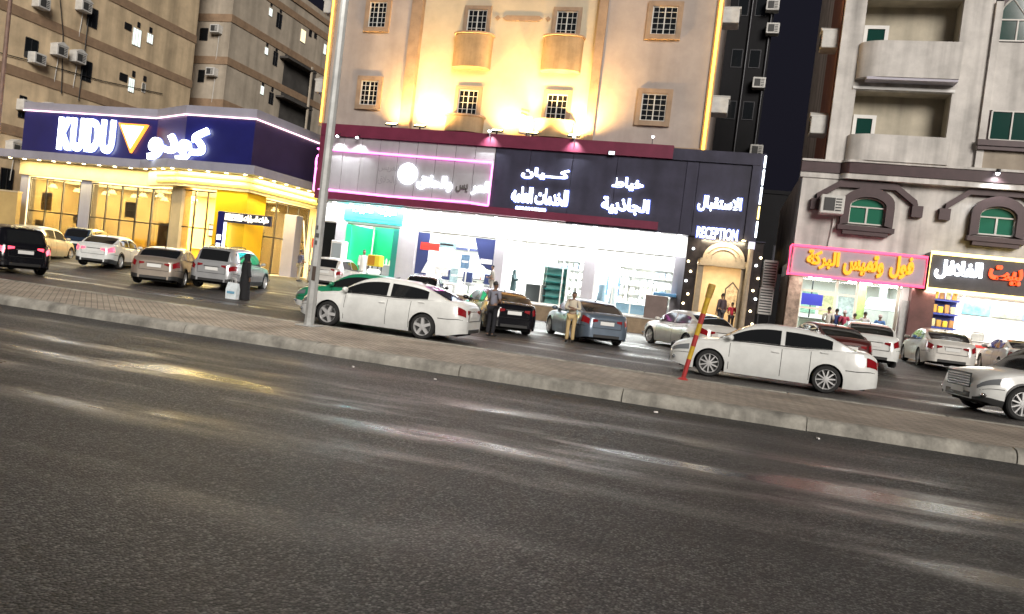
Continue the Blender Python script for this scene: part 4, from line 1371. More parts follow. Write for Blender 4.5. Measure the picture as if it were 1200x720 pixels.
for r in ((235, 33, 243, 48), (233, 82, 239, 97)):
    a, c = at(r[0], r[1], Y2), at(r[2], r[3], Y2)
    q = MB(); q.box(a.x, c.x, Y2 - .04, Y2, c.z, a.z); w = q.build('window', DARKM, back)
    q = MB(); q.box(a.x + .06, c.x - .06, Y2 - .05, Y2 - .041, c.z + .06, a.z - .06); q.build('pane', PANE, w)
for px, py, lab in ((256, 36, 'upper old air conditioner on the narrow wall beside the dark window'), (251, 86, 'lower old air conditioner just above the restaurant roof')):
    p = at(px, py, Y2)
    ac_unit(lab, (p.x, Y2, p.z), '-y', 1.0, .7, .8, False, 'air conditioners on the dim block', 2.5)
DK = mat('shaded_concrete', (.07, .065, .06), .9, noise=(.7, .4))  # stairwell shade put into the concrete colour
ya, yb = atx(327, 70, X2).y, atx(372, 70, X2).y
q = MB()
q.box(X2 + .003, X2 + .03, ya + 1.0, yb, 0, atx(345, 68, X2).z); q.build('stairwell_shade', DK, back)  # flat dark sheet on the wall, painted shade of the stairwell
for px, py in ((337, 72), (332, 117)):
    z = atx(px, py, X2).z
    q = MB(); q.box(X2 + .035, X2 + 1.1, ya, ya + 6, z - .1, z + .1); q.build('stair_slab', DK, back)
q = MB(); q.box(X2 + .9, X2 + 1.1, ya + 5, ya + 5.2, 0, atx(346, 72, X2).z); q.build('stair_post', WALLD, back)

# ------------------------------------------------------------------ dark block in the gap
YQ = 64
xa, xb = at(862, 10, YQ).x, at(908, 10, YQ).x
gapb = thing('apartment_building', 'unlit dark apartment block seen in the gap beside the floodlit block', 'building', ((xa + xb) / 2, YQ, 0))
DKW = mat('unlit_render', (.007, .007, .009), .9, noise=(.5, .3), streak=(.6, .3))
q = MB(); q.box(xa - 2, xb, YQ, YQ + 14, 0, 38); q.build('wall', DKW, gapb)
for i in range(6):
    z = 9.5 + i * 4.2
    for x in (xa + .6, xa + 2.0):
        q = MB(); q.box(x - .45, x + .45, YQ - .05, YQ, z - .75, z + .75); w = q.build('window', DARKM, gapb)
        q = MB(); q.box(x - .38, x + .38, YQ - .06, YQ - .051, z - .68, z + .68); q.build('pane', PANE, w)
q = MB(); q.cyl((xa + 1.3, YQ - .15, 0), (xa + 1.3, YQ - .15, 36), .07); q.cyl((xb - .2, YQ - .15, 0), (xb - .2, YQ - .15, 36), .07); q.build('drain_pipe', DARKM, gapb)
for px, py, lab in ((905, 10, 'upper white air conditioner on the unlit block against the night sky'), (905, 37, 'lower white air conditioner on the unlit block against the night sky'), (889, 100, 'pale air conditioner mid wall on the unlit block'), (886, 178, 'pale air conditioner on the unlit block just above the dark sign')):
    p = at(px, py, YQ)
    ac_unit(lab, (p.x, YQ, p.z), '-y', 1.0, .8, .85, False, 'air conditioners on the unlit block')
for x0_, x1_, y_, h_, lab in ((at(893, 330, 75).x, at(935, 330, 75).x, 75, 13, 'low dark house at the far end of the alley'),):
    t = thing('house', lab, 'house', ((x0_ + x1_) / 2, y_, 0))
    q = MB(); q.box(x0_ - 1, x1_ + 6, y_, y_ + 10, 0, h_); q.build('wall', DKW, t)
    q = MB(); q.box(x0_ - 1.1, x1_ + 6.1, y_ - .1, y_ + 10.1, h_, h_ + .35); q.build('parapet', DKW, t)
    q = MB(); q.box(x0_ + .6, x0_ + 1.6, y_ - .04, y_, 6.5, 8.2); w = q.build('window', DARKM, t)
    q = MB(); q.box(x0_ + .7, x0_ + 1.5, y_ - .05, y_ - .041, 6.6, 8.1); q.build('pane', mat('faint_pane', (.1, .1, .12), .3), w)
# ------------------------------------------------------------------ apartment block on the right with two food shops
YB = 37.0
XE = 2.86                    # left end of the lower floors
XT = at(966.7, 191.7, YB).x   # left end of the upper floors
XEND = 22.0
right = thing('apartment_building', 'weathered pale apartment block with deep balconies above two neon lit food shops', 'building', (9, YB, 0))
Z1, ZP0, ZP1 = 5.0, 8.42, 8.9
q = MB(); q.box(XE, XEND, YB, YB + 14, 4.3, ZP0); q.build('first_floor_wall', CONC, right)
n = 10
bow = [(XE - .12, YB + .3), (XE - .12, YB - .12), (at(981, 194, YB).x, YB - .12)] + [(at(985, 194, YB).x + .35 * k_ / n, YB - .12 - .38 * math.sin(math.pi / 2 * k_ / n)) for k_ in range(n + 1)] + [(XEND, YB - .5), (XEND, YB + .3)]
q = MB(); q.prism(bow, ZP0, ZP1); q.build('purple_band', PURP, right, smooth=True, ang=30)
q = MB(); q.prism([(x, y - .05) for x, y in bow], ZP1 + .002, ZP1 + .1); q.prism([(x, y + .06) for x, y in bow], ZP0 - .25, ZP0 - .002); q.build('band_lip', CONC, right, smooth=True, ang=30)
# upper floors with two open loggias per storey
ox0, ox1 = at(1000, 130, YB).x, at(1113, 130, YB).x
lz = [(at(1055, 163, YB).z, at(1055, 107, YB).z), (at(1065, 54, YB).z, at(1065, 54, YB).z + 2.1), (at(1065, 54, YB).z + 4.2, at(1065, 54, YB).z + 6.3)]
XBAY = at(1145, 165, YB).x
q = MB()
zc = ZP1 + .1
for z0, z1 in lz:
    q.box(XT, XBAY, YB, YB + .25, zc, z0)
    q.box(XT, ox0, YB, YB + .25, z0, z1); q.box(ox1, XBAY, YB, YB + .25, z0, z1)
    zc = z1
q.box(XT, XBAY, YB, YB + .25, zc, 26)
q.box(XT, XT + .25, YB + .25, YB + 14, ZP1 + .1, 26)
q.build('upper_wall', CONC, right)
q = MB()
for z0, z1 in lz:
    q.box(ox0 - .1, ox1 + .1, YB + 1.1, YB + 1.2, z0 - .3, z1 + .2)
    q.box(ox0 - .1, ox0, YB + .252, YB + 1.1, z0 - .3, z1 + .2); q.box(ox1, ox1 + .1, YB + .252, YB + 1.1, z0 - .3, z1 + .2)
    q.box(ox0, ox1, YB + .252, YB + 1.1, z1 + .005, z1 + .2); q.box(ox0, ox1, YB + .252, YB + 1.1, z0 - .9, z0 - .8)
q.build('loggia', mat('loggia_render', (.52, .47, .37), .85, noise=(.8, .2), streak=(1.4, .3)), right)
for i, ((z0, z1), (px0, px1)) in enumerate(zip(lz, ((999, 1026), (1012, 1041), (1024, 1052)))):
    p = at(px0, 145 if i == 0 else 40, YB + 1.1); r = at(px1, 145 if i == 0 else 40, YB + 1.1)
    h0, h1 = z0 - .1, z0 + 1.25
    q = MB(); s = .16
    q.box(p.x, p.x + s, YB + 1.02, YB + 1.099, h0, h1); q.box(r.x - s, r.x, YB + 1.02, YB + 1.099, h0, h1); q.box(p.x + s, r.x - s, YB + 1.02, YB + 1.099, h1 - s, h1)
    w = q.build('window', WHITE, right)
    q = MB(); q.box(p.x + s, r.x - s, YB + 1.06, YB + 1.099, h0, h1 - s); q.build('pane', PANEG, w)
for i, (z0, z1) in enumerate(lz):
    zb = ZP1 + .104 if i == 0 else lz[i - 1][1] + .02
    m_ = 12
    pts = [(ox0 - .1, YB - .003)] + [(ox0 - .1 + 1.1 - 1.1 * math.cos(math.pi / 2 * k_ / m_), YB - .62 * math.sin(math.pi / 2 * k_ / m_)) for k_ in range(1, m_ + 1)] + [(ox1 + .05, YB - .62), (ox1 + .05, YB - .003)]
    q = MB(); q.prism(pts, zb + (.42 if i else 0), z0 + .02); bal = q.build('balcony', CONC, right, smooth=True, ang=35)
    if i:
        q = MB(); q.box(ox0 + .3, ox1 + .04, YB - .58, YB - .01, zb + .30, zb + .415); q.build('underside', mat('pale_soffit', (.5, .48, .55), .8), bal)
        q = MB(); q.box(ox0 - .15, ox1 + .1, YB - .05, YB - .002, zb + .0, zb + .12); q.build('ledge', WHITE, bal)
# right bay in dark brown with arched window
XD = XBAY + .28
q = MB(); q.box(XBAY, XD, YB - .15, YB + 2, ZP1 + .105, at(1165, 3, YB).z); q.build('bay_pilaster', CONC, right)
q = MB(); q.box(XD + .002, XEND, YB - .02, YB + 1, ZP1 + .105, 26); q.build('dark_bay', PURP, right)
za = at(1180, 167, YB).z
q = MB(); q.box(XBAY - .05, XEND, YB - .35, YB - .16, za - .25, za); q.box(XBAY - .02, XEND, YB - .28, YB - .16, za - .42, za - .252); q.build('bay_sill', PURP, right)
q = MB(); q.box(XBAY, XEND, YB - .10, YB - .03, ZP1 + .11, za - .425); q.build('apron_panel', mat('apron_render', (.42, .36, .29), .85, noise=(.8, .2), streak=(1.2, .3)), right)
zq0, zq1 = at(1185, 131, YB).z, at(1185, 51, YB).z
x_ = at(1163, 100, YB).x
q = MB(); q.box(x_, XEND, YB - .09, YB - .025, zq0, zq1); q.build('spandrel_panel', CONC, right)

def wide_window(x0, x1, z0, z1, arch=0, y=YB - .03):
    q = MB(); t_ = .06
    q.box(x0, x1, y - .07, y, z0, z0 + t_)
    k_ = 3
    for i in range(k_ + 1):
        xx = x0 + (x1 - x0) * i / k_
        q.box(xx - t_ / 2, xx + t_ / 2, y - .07, y, z0 + t_, z1)
    q.box(x0, x1, y - .068, y, z1, z1 + t_)
    cx_, r_ = (x0 + x1) / 2, (x1 - x0) / 2
    if arch:
        q.tube([(cx_ + r_ * math.cos(a), y - .035, z1 + t_ + arch * math.sin(a)) for a in [math.pi * k / 16 for k in range(17)]], .045, 6)
        for a in (math.pi * .3, math.pi * .5, math.pi * .7):
            q.cyl((cx_, y - .035, z1 + t_), (cx_ + r_ * math.cos(a), y - .035, z1 + t_ + arch * math.sin(a)), .025, n=6)
    w = q.build('window', FRAMEW, right)
    q = MB(); q.box(x0, x1, y - .02, y - .004, z0, z1)
    if arch:
        q.prism_xz([(cx_ + r_ * math.cos(a), z1 + arch * math.sin(a)) for a in [math.pi * k / 16 for k in range(17)]], y - .02, y - .004)
    q.build('pane', PANEG, w)
    return w
xw = at(1160, 148, YB).x
wide_window(xw, xw + 2.4, za + .03, zq0 - .05)
xw = at(1168, 40, YB).x
wide_window(xw, xw + 2.2, zq1 + .05, at(1180, 25, YB).z, 1.1)

# arched windows of the first floor with brown surrounds
def arched(x0, x1, z0, zs, zt, lab=None):
    """opening x0..x1, sill z0, springing zs, crown zt"""
    cx_, r_ = (x0 + x1) / 2, (x1 - x0) / 2
    y = YB - .02
    S_ = .34
    m_ = 14
    oo = [(x1 + S_, z0 - .1), (x1 + S_, zs - .05)] + [(cx_ + (r_ + S_ * (.5 + .5 * abs(math.cos(a)))) * math.cos(a), zs + .1 + (zt - zs + S_) * math.sin(a)) for a in [math.pi * k / m_ for k in range(1, m_)]] + [(x0 - S_, zs - .05), (x0 - S_, z0 - .1)]
    ii = [(x1, z0), (x1, zs)] + [(cx_ + r_ * math.cos(a), zs + (zt - zs) * math.sin(a)) for a in [math.pi * k / m_ for k in range(1, m_)]] + [(x0, zs), (x0, z0)]
    q = MB()
    nn = len(oo)
    for i in range(nn - 1):
        a_, b_, c_2, d_2 = oo[i], oo[i + 1], ii[i + 1], ii[i]
        q.loft([[(a_[0], YB - .3, a_[1]), (b_[0], YB - .3, b_[1]), (c_2[0], YB - .3, c_2[1]), (d_2[0], YB - .3, d_2[1])], [(a_[0], YB, a_[1]), (b_[0], YB, b_[1]), (c_2[0], YB, c_2[1]), (d_2[0], YB, d_2[1])]])
    w = q.build('window', PURP, right)
    q = MB(); q.box(x0 - S_ - .08, x1 + S_ + .08, YB - .42, YB - .0, z0 - .32, z0 - .11); q.box(x0 - S_ + .15, x1 + S_ - .15, YB - .36, YB - .0, z0 - .5, z0 - .322); q.build('sill', PURP, w)
    q = MB()
    f_ = .06
    q.box(x0, x0 + f_, YB - .1, YB - .02, z0, zs); q.box(x1 - f_, x1, YB - .1, YB - .02, z0, zs); q.box(x0 + f_, x1 - f_, YB - .1, YB - .02, z0, z0 + f_); q.box(x0 + f_, x1 - f_, YB - .1, YB - .02, zs - f_, zs)
    q.box(cx_ - .04, cx_ + .04, YB - .1, YB - .02, z0 + f_, zs - f_)
    q.tube([(cx_ + (r_ - .03) * math.cos(a), YB - .06, zs + (zt - zs - .03) * math.sin(a)) for a in [math.pi * k / m_ for k in range(m_ + 1)]], .04, 6)
    q.build('window_frame', FRAMEW, w)
    q = MB(); q.box(x0 + .01, x1 - .01, YB - .05, YB - .03, z0 + .01, zs - .005); q.prism_xz([(cx_ + r_ * math.cos(a), zs + (zt - zs) * math.sin(a)) for a in [math.pi * k / m_ for k in range(m_ + 1)]], YB - .05, YB - .03)
    q.build('pane', mat('lit_green_glass', (.03, .16, .10), .12), w)

for px0, px1, py0, pys, pyt in ((994, 1036, 264, 243, 232), (1147, 1190, 277, 255, 243)):
    mx_ = (px0 + px1) / 2
    arched(at(px0, 250, YB).x, at(px1, 255, YB).x, at(mx_, py0, YB).z, at(mx_, pys, YB).z, at(mx_, pyt, YB).z)
for pts in (((956, 236), (956, 231), (984, 216), (1049, 220), (1073, 240), (1074, 245)), ((1106, 248), (1107, 243), (1137, 225), (1200, 229), (1226, 249), (1226, 254))):
    w3 = [at(x, y, YB) for x, y in pts]
    q = MB()
    hgt = .30
    for i in range(len(w3) - 1):
        a, c = w3[i], w3[i + 1]
        q.loft([[(a.x, YB - .22, a.z - hgt / 2), (c.x, YB - .22, c.z - hgt / 2), (c.x, YB - .22, c.z + hgt / 2), (a.x, YB - .22, a.z + hgt / 2)], [(a.x, YB, a.z - hgt / 2), (c.x, YB, c.z - hgt / 2), (c.x, YB, c.z + hgt / 2), (a.x, YB, a.z + hgt / 2)]])
    for e_ in (w3[0], w3[-1]):
        q.box(e_.x - .22, e_.x + .22, YB - .26, YB - .002, e_.z - .4, e_.z + .1)
    q.build('zigzag_moulding', PURP, right)
p = at(973, 242, YB)
ac_unit('big white air conditioner beside the left arched window', (p.x, YB, p.z), '-y', 1.0, .75, .85, False, None, 1.6)
for px, py, lab in ((970, 42, 'upper air conditioner on the dark left side of the weathered block'), (962, 144, 'lower air conditioner on the dark left side of the weathered block')):
    p = at(px, py, YB)
    ac_unit(lab, (XT, YB + .9, p.z), '-x', 1.0, .8, .8, True, 'air conditioners on the weathered block side')
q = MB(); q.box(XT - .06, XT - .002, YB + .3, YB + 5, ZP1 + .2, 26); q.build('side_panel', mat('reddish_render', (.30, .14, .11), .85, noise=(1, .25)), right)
for px, py, lab in ((1167, 207, 'small white lamp on the purple band of the weathered block'),):
    p = at(px, py, YB - .5)
    t = thing('spotlight', lab, 'spotlight', (p.x, YB - .5, p.z))
    q = MB(); q.cyl((p.x, YB - .48, p.z + .3), (p.x, YB - .75, p.z + .25), .02); q.build('arm', DARKM, t)
    q = MB(); q.cyl((p.x, YB - .75, p.z + .28), (p.x, YB - .72, p.z + .12), .08, .1); q.build('housing', DARKM, t)
    q = MB(); q.ball((p.x, YB - .71, p.z + .1), .08); q.build('bulb', LWHITE, t, smooth=True)
    lamp('spot_beam', 'SPOT', (p.x, YB - .8, p.z + .05), 70, (.95, .98, 1), t, (0, .5, -1), .05, 120, .9)

# signs of the two food shops
YH = YB - .9
def psign(lab, x0, x1, z0, z1, board, neon, r=.06):
    t = thing('shop_sign', lab, 'shop sign', ((x0 + x1) / 2, YH, z0))
    q = MB(); q.bbox(x0, x1, YH, YB - .05, z0, z1, .02); q.build('board', board, t)
    q = MB(); q.tube([(x0 + .03, YH - .04, z0 + .03), (x1 - .03, YH - .04, z0 + .03), (x1 - .03, YH - .04, z1 - .03), (x0 + .03, YH - .04, z1 - .03)], r, 8, closed=True); q.build('neon_tube', neon, t, smooth=True)
    return t

sx0, sx1 = at(930, 287, YH).x, at(1086, 318, YH).x
sz0, sz1 = at(1000, 329, YH).z, at(1000, 293, YH).z
f1 = psign('grey sign board framed in red neon with fat yellow lettering', sx0, sx1, sz0, sz1, mat('violet_grey_board', (.42, .37, .44), .5, noise=(1, .15)), LRED)
q = MB(); q.tube([(sx0 - .04, YH, sz0 + .02), (sx0 - .04, YB - .1, sz0 + .02), (sx0 - .04, YB - .1, sz1 - .02), (sx0 - .04, YH, sz1 - .02)], .05, 6); q.build('neon_tube', LRED, f1)
text_px('lettering', 'فول', 1041, 326, 1072, 302, SIGNY, f1, YH, .12, .04, True)
text_px('lettering', 'وتميس', 987, 322, 1037, 301, SIGNY, f1, YH, .12, .04, True)
text_px('lettering', 'البركة', 944, 314, 985, 296, SIGNY, f1, YH, .12, .04, True)
s2x0 = sx1 + .06
f2 = psign('black sign board framed in gold neon with red and white lettering', s2x0, s2x0 + 6.2, sz0 - .05, at(1090, 295, YH).z, mat('charcoal_board', (.05, .045, .05), .4, noise=(2, .3)), LGOLD, .08)
text_px('lettering', 'الفلافل', 1094, 326, 1152, 309, SIGNW, f2, YH, .12, .035, True)
text_px('lettering', 'بيت', 1157, 332, 1199, 314, SIGNR, f2, YH, .12, .035, True)
# shopfronts
ZF = .95
YSF = YB + .35
cx0, cx1 = at(1064, 360, YB).x, at(1092, 360, YB).x
q = MB(); q.box(XE, XEND, YB - .55, YB + 8, -.1, ZF - .35); q.build('plinth', STONE, right)
q = MB(); q.box(XE, XE + .55, YB - .1, YB + 1, ZF - .348, 4.3); q.build('stone_pier', mat('rubble_stone', (.36, .27, .21), .8, noise=(4, .6), bump=(6, .8)), right)
q = MB(); q.box(cx0, cx1, YB - .35, YB + .8, ZF - .348, 4.28); q.build('brown_pier', mat('brown_marble', (.13, .055, .05), .35, noise=(2, .3)), right)
q = MB(); q.box(XE + .551, XEND, YB - .04, YB + 8, 3.72, 4.29); q.build('lintel', CONC, right)
q = MB(); q.box(XE, XEND, YB + 5.5, YB + 5.7, .6, 4.3); q.box(cx0 + .3, cx1 - .3, YB + .81, YB + 5.5, .6, 3.7); q.box(XE + .01, XE + .2, YB + 1.0, YB + 5.5, .6, 3.7)
q.build('interior_wall', WHITE, right)
gx0, gx1 = XE + .56, at(1052, 360, YSF).x
for f_ in (0, .37, .58, .99):
    x = gx0 + (gx1 - gx0) * f_
    q = MB(); q.box(x - .06, x + .06, YSF - .05, YSF + .05, .602, 3.7); q.build('mullion', mat('cream_frame', (.62, .58, .48), .5), right)
q = MB()
for x0_, x1_, z in ((0, .37, 3.0), (.37, .58, 2.95), (0, .37, 2.2), (.18, .37, 2.9)):
    q.box(gx0 + (gx1 - gx0) * x0_ + .06, gx0 + (gx1 - gx0) * x1_ - .06, YSF - .04, YSF + .04, z - .05, z + .05)
q.build('transom', mat('cream_frame', (.62, .58, .48), .5), right)
for a_, b_ in ((0, .37), (.37, .58), (.58, .99)):
    q = MB(); q.box(gx0 + (gx1 - gx0) * a_ + .07, gx0 + (gx1 - gx0) * b_ - .07, YSF - .006, YSF + .006, .62, 3.68); q.build('glass_pane', GLASS, right)
for x in (gx0 + 1, gx0 + 2.8, gx0 + 4.2):
    q = MB(); q.box(x - .5, x + .5, YB + 2, YB + 2.4, 3.66, 3.715); q.build('ceiling_light', LWHITE, right)
lamp('kitchen_light', 'AREA', ((gx0 + gx1) / 2, YB + 2.4, 3.6), 260, (.92, 1, .98), right, (0, 0, -1), (4.4, 3.5))
lamp('falafel_light', 'AREA', (cx1 + 2.6, YB + 2.2, 3.6), 700, (1, .98, .95), right, (0, 0, -1), (5, 3.5))
lamp('awning_light', 'AREA', ((sx0 + sx1) / 2, YH + .5, sz0 - .05), 40, (1, .92, .85), right, (0, .25, -1), (5, .2))
lamp('awning_light', 'AREA', (s2x0 + 2.6, YH + .5, sz0 - .1), 70, (1, .9, .75), right, (0, .3, -1), (5, .2))
t = thing('serving_counter', 'tall serving counter with blue screen inside the red framed shop', 'counter', (gx0 + 1.4, YB + 1.6, .6))
q = MB(); q.bbox(gx0 + .2, gx0 + 2.6, YB + 1.3, YB + 1.9, .602, 1.7, .02); q.build('front', mat('pale_green_laminate', (.45, .5, .42), .5), t)
q = MB(); q.bbox(gx0 + .15, gx0 + 2.65, YB + 1.25, YB + 1.95, 1.702, 1.76, .015); q.build('worktop', STEEL, t)
q = MB(); q.box(gx0 + .2, gx0 + 1.15, YB + 1.4, YB + 1.45, 2.35, 2.9); q.build('screen', mat('blue_screen', (.03, .03, .25), .3, emit=((.08, .08, .5), .6)), t)
q = MB(); q.box(gx0 + .6, gx0 + .66, YB + 1.46, YB + 1.5, 1.762, 3.7); q.build('screen_pole', DARKM, t)
t = thing('extractor_hood', 'stainless extractor hood inside the red framed shop', 'hood', (gx0 + 4, YB + 3, 2.6))
q = MB(); q.loft([[(gx0 + 3.2, YB + 2.5, 2.5), (gx0 + 4.9, YB + 2.5, 2.5), (gx0 + 4.9, YB + 3.7, 2.5), (gx0 + 3.2, YB + 3.7, 2.5)], [(gx0 + 3.5, YB + 2.9, 3.1), (gx0 + 4.6, YB + 2.9, 3.1), (gx0 + 4.6, YB + 3.5, 3.1), (gx0 + 3.5, YB + 3.5, 3.1)]]); q.build('canopy', STEEL, t)
q = MB(); q.box(gx0 + 3.9, gx0 + 4.2, YB + 3.0, YB + 3.3, 3.1, 3.66); q.build('duct', STEEL, t)
# folding steel gate beside the brown pier
t = thing('folding_gate', 'grey folding steel gate pulled aside by the brown pier', 'gate', (gx1 + .2, YB - .15, .6))
gw0, gw1 = gx1 + .06, cx0 - .03
q = MB()
for i in range(7):
    x = gw0 + (gw1 - gw0) * i / 6
    q.box(x - .018, x + .018, YB - .16, YB - .12, .602, 3.0)
q.build('bar', STEEL, t)
q = MB()
for i in range(6):
    x, x2 = gw0 + (gw1 - gw0) * i / 6, gw0 + (gw1 - gw0) * (i + 1) / 6
    for k_ in range(5):
        q.cyl((x, YB - .14, .8 + k_ * .45), (x2, YB - .14, 1.05 + k_ * .45), .01, n=5); q.cyl((x, YB - .14, 1.05 + k_ * .45), (x2, YB - .14, .8 + k_ * .45), .01, n=5)
q.build('lattice', STEEL, t)
q = MB(); q.box(gx1 + .04, cx0 - .002, YB + .2, YB + .3, .602, 3.7); q.build('panel_wall', WHITE, right)
# falafel shop: blue shelf with goods, picture boards, counter
bx0 = cx1 + .05
t = thing('goods_shelf', 'blue shelf of yellow and brown packets beside the brown pier', 'shelf', (bx0 + .6, YB + .5, .6))
BLS = mat('blue_shelf', (.03, .05, .30), .5)
q = MB()
for i in range(5): q.box(bx0, bx0 + 1.1, YB + .3, YB + .7, .7 + i * .62, .78 + i * .62)
q.build('shelf', BLS, t)
q = MB(); q.box(bx0, bx0 + 1.1, YB + .71, YB + .75, .605, 3.5); q.build('back_panel', BLS, t)
random.seed(21)
for i in range(5):
    for k_ in range(4):
        x = bx0 + .15 + k_ * .25
        c = [(.7, .5, .04), (.4, .2, .06), (.6, .55, .3), (.55, .3, .05)][(i + k_) % 4]
        h = random.uniform(.28, .42)
        o = MB().bbox(x - .1, x + .1, YB + .36, YB + .5, .782 + i * .62, .782 + i * .62 + h, .02).build('packet', mat('packet_%d' % ((i + k_) % 4), c, .5))
        tag(o, 'small packet of food on the blue shelf beside the brown pier', 'packet', 'packets on the blue shelf')
pb = thing('picture_board', 'lit row of food pictures along the back of the gold framed shop', 'menu board', (bx0 + 3, YB + 2.0, 2.9))
for i in range(4):
    x = bx0 + 1.5 + i * 1.2
    q = MB(); q.box(x, x + 1.1, YB + 1.2, YB + 1.25, 2.75, 3.4); q.build('picture', mat('picture_%d' % i, [(.12, .35, .4), (.3, .3, .2), (.15, .2, .5), (.3, .45, .5)][i], .4, noise=(4, .8), emit=((.2, .35, .45), .35)), pb)
q = MB(); q.box(bx0 + 1.4, bx0 + 6.3, YB + 1.26, YB + 1.3, 2.68, 3.48); q.build('frame', STEEL, pb)
q = MB()
for x in (bx0 + 1.5, bx0 + 4, bx0 + 6.2): q.box(x - .02, x + .02, YB + 1.27, YB + 1.29, 3.48, 3.72)
q.build('hanger', STEEL, pb)
t = thing('serving_counter', 'long white serving counter with red trim in the gold framed shop', 'counter', (bx0 + 4, YB + .4, .6))
q = MB(); q.bbox(bx0 + 1.3, bx0 + 7, YB + .2, YB + .8, .602, 1.55, .02); q.build('front', WHITE, t)
q = MB(); q.box(bx0 + 1.28, bx0 + 7, YB + .17, YB + .19, 1.3, 1.42); q.build('trim', REDP, t)
q = MB(); q.bbox(bx0 + 1.25, bx0 + 7.05, YB + .15, YB + .85, 1.552, 1.6, .015); q.build('worktop', STEEL, t)
for i, (x, w, h) in enumerate(((bx0 + 2.0, .5, .35), (bx0 + 3.4, .7, .22), (bx0 + 4.4, .35, .4))):
    t = thing('food_tray', ('steel food warmer on the white serving counter, nearest the shelf', 'wide low steel food tray in the middle of the white counter', 'narrow tall steel food warmer on the white counter')[i], 'tray', (x, YB + .5, 1.6), 0, 'food warmers')
    q = MB(); q.bbox(x - w / 2, x + w / 2, YB + .3, YB + .7, 1.602, 1.6 + h, .03); q.build('pan', STEEL, t)
    q = MB(); q.bbox(x - w / 2 + .03, x + w / 2 - .03, YB + .33, YB + .67, 1.602 + h, 1.64 + h, .015); q.build('lid', DARKM, t)
# ------------------------------------------------------------------ cars
def paint(name, col, metal=0.0, rough=.3):
    return mat('paint_' + name, col, rough, metal, coat=.4, noise=(3.5, .10))


P_WHITE = paint('white', (.66, .67, .65))
P_PEARL = paint('pearl', (.58, .56, .52), .15)
P_SILVER = paint('silver', (.42, .43, .44), .45)
P_BLUEG = paint('blue_grey', (.12, .155, .20), .4)
P_NAVY = paint('navy', (.022, .036, .065), .2, .2)
P_BLACK = paint('black', (.006, .006, .008), 0, .16)
P_BEIGE = paint('champagne', (.26, .22, .18), .3)
P_GREEN = paint('green', (.015, .20, .10))
P_REDNEON = paint('dark_red_reflection', (.07, .014, .012), .2)  # reflection of the red neon put into a dark car's body colour
P_CREAM = paint('cream', (.62, .56, .42))
CGLASS = mat('car_window', (.012, .013, .014), .06, spec=.7)
TYRE = mat('tyre_rubber', (.018, .018, .018), .85, noise=(20, .2))
ALLOY = mat('alloy_rim', (.62, .62, .62), .35, metal=.35)
RIMDARK = mat('rim_recess', (.04, .04, .04), .6)
UNDER = mat('underbody', (.012, .012, .012), .9)
TRIMB = mat('black_trim', (.02, .02, .02), .5)
CHROME = mat('chrome', (.6, .6, .6), .15, metal=1)
TAIL = mat('tail_lamp', (.22, .008, .012), .12, coat=.6)
TAILON = mat('lit_tail_lamp', (.3, .01, .02), .2, emit=((1, .06, .10), 2.2))
HEADL = mat('head_lamp', (.16, .17, .18), .08, coat=1)
HEADON = mat('lit_head_lamp', (.8, .8, .8), .1, emit=((1, .97, .9), 5))
AMBER = mat('amber_lens', (.6, .2, .02), .2)
PLATE = mat('number_plate', (.7, .7, .68), .5)


def pchip(xs, ys, x):
    if x <= xs[0]: return ys[0]
    if x >= xs[-1]: return ys[-1]
    i = max(k for k in range(len(xs)) if xs[k] <= x)
    i = min(i, len(xs) - 2)
    h = [xs[k + 1] - xs[k] for k in range(len(xs) - 1)]
    d = [(ys[k + 1] - ys[k]) / h[k] for k in range(len(h))]
    m = [d[0]] + [0 if d[k - 1] * d[k] <= 0 else 2 * d[k - 1] * d[k] / (d[k - 1] + d[k]) for k in range(1, len(d))] + [d[-1]]
    t = (x - xs[i]) / h[i]
    return (ys[i] * (1 + 2 * t) * (1 - t) ** 2 + m[i] * h[i] * t * (1 - t) ** 2 + ys[i + 1] * t * t * (3 - 2 * t) + m[i + 1] * h[i] * t * t * (t - 1))


SPEC = {
    'sedan': dict(L=4.6, W=1.78, H=1.46, wb=2.68, wr=.328, clr=.165,
                  top=[(-.5, .90), (-.485, .98), (-.44, 1.05), (-.34, 1.06), (-.1, .97), (.2, .95), (.34, .90), (.44, .80), (.485, .70), (.5, .60)],
                  gh=[(-.405, 1.03), (-.225, 1.365), (-.11, 1.44), (.0, 1.455), (.085, 1.405), (.275, .915)], pill=(-.045, .075), rear=(-.275, .145)),
    'suv': dict(L=4.48, W=1.85, H=1.66, wb=2.67, wr=.35, clr=.21,
                top=[(-.5, .92), (-.49, 1.03), (-.46, 1.08), (-.3, 1.08), (-.1, 1.05), (.2, 1.02), (.34, .97), (.44, .89), (.485, .77), (.5, .62)],
                gh=[(-.478, 1.04), (-.425, 1.50), (-.36, 1.61), (-.1, 1.66), (.03, 1.645), (.10, 1.58), (.27, 1.0)], pill=(-.06, .07), rear=(-.39, .14)),
    'hatch': dict(L=4.2, W=1.74, H=1.50, wb=2.55, wr=.31, clr=.17,
                  top=[(-.5, .85), (-.49, .95), (-.46, 1.0), (-.3, 1.0), (-.1, .97), (.2, .94), (.34, .90), (.44, .80), (.485, .70), (.5, .6)],
                  gh=[(-.475, .96), (-.41, 1.36), (-.34, 1.45), (-.1, 1.50), (.03, 1.49), (.10, 1.43), (.28, .91)], pill=(-.06, .07), rear=(-.36, .14)),
}


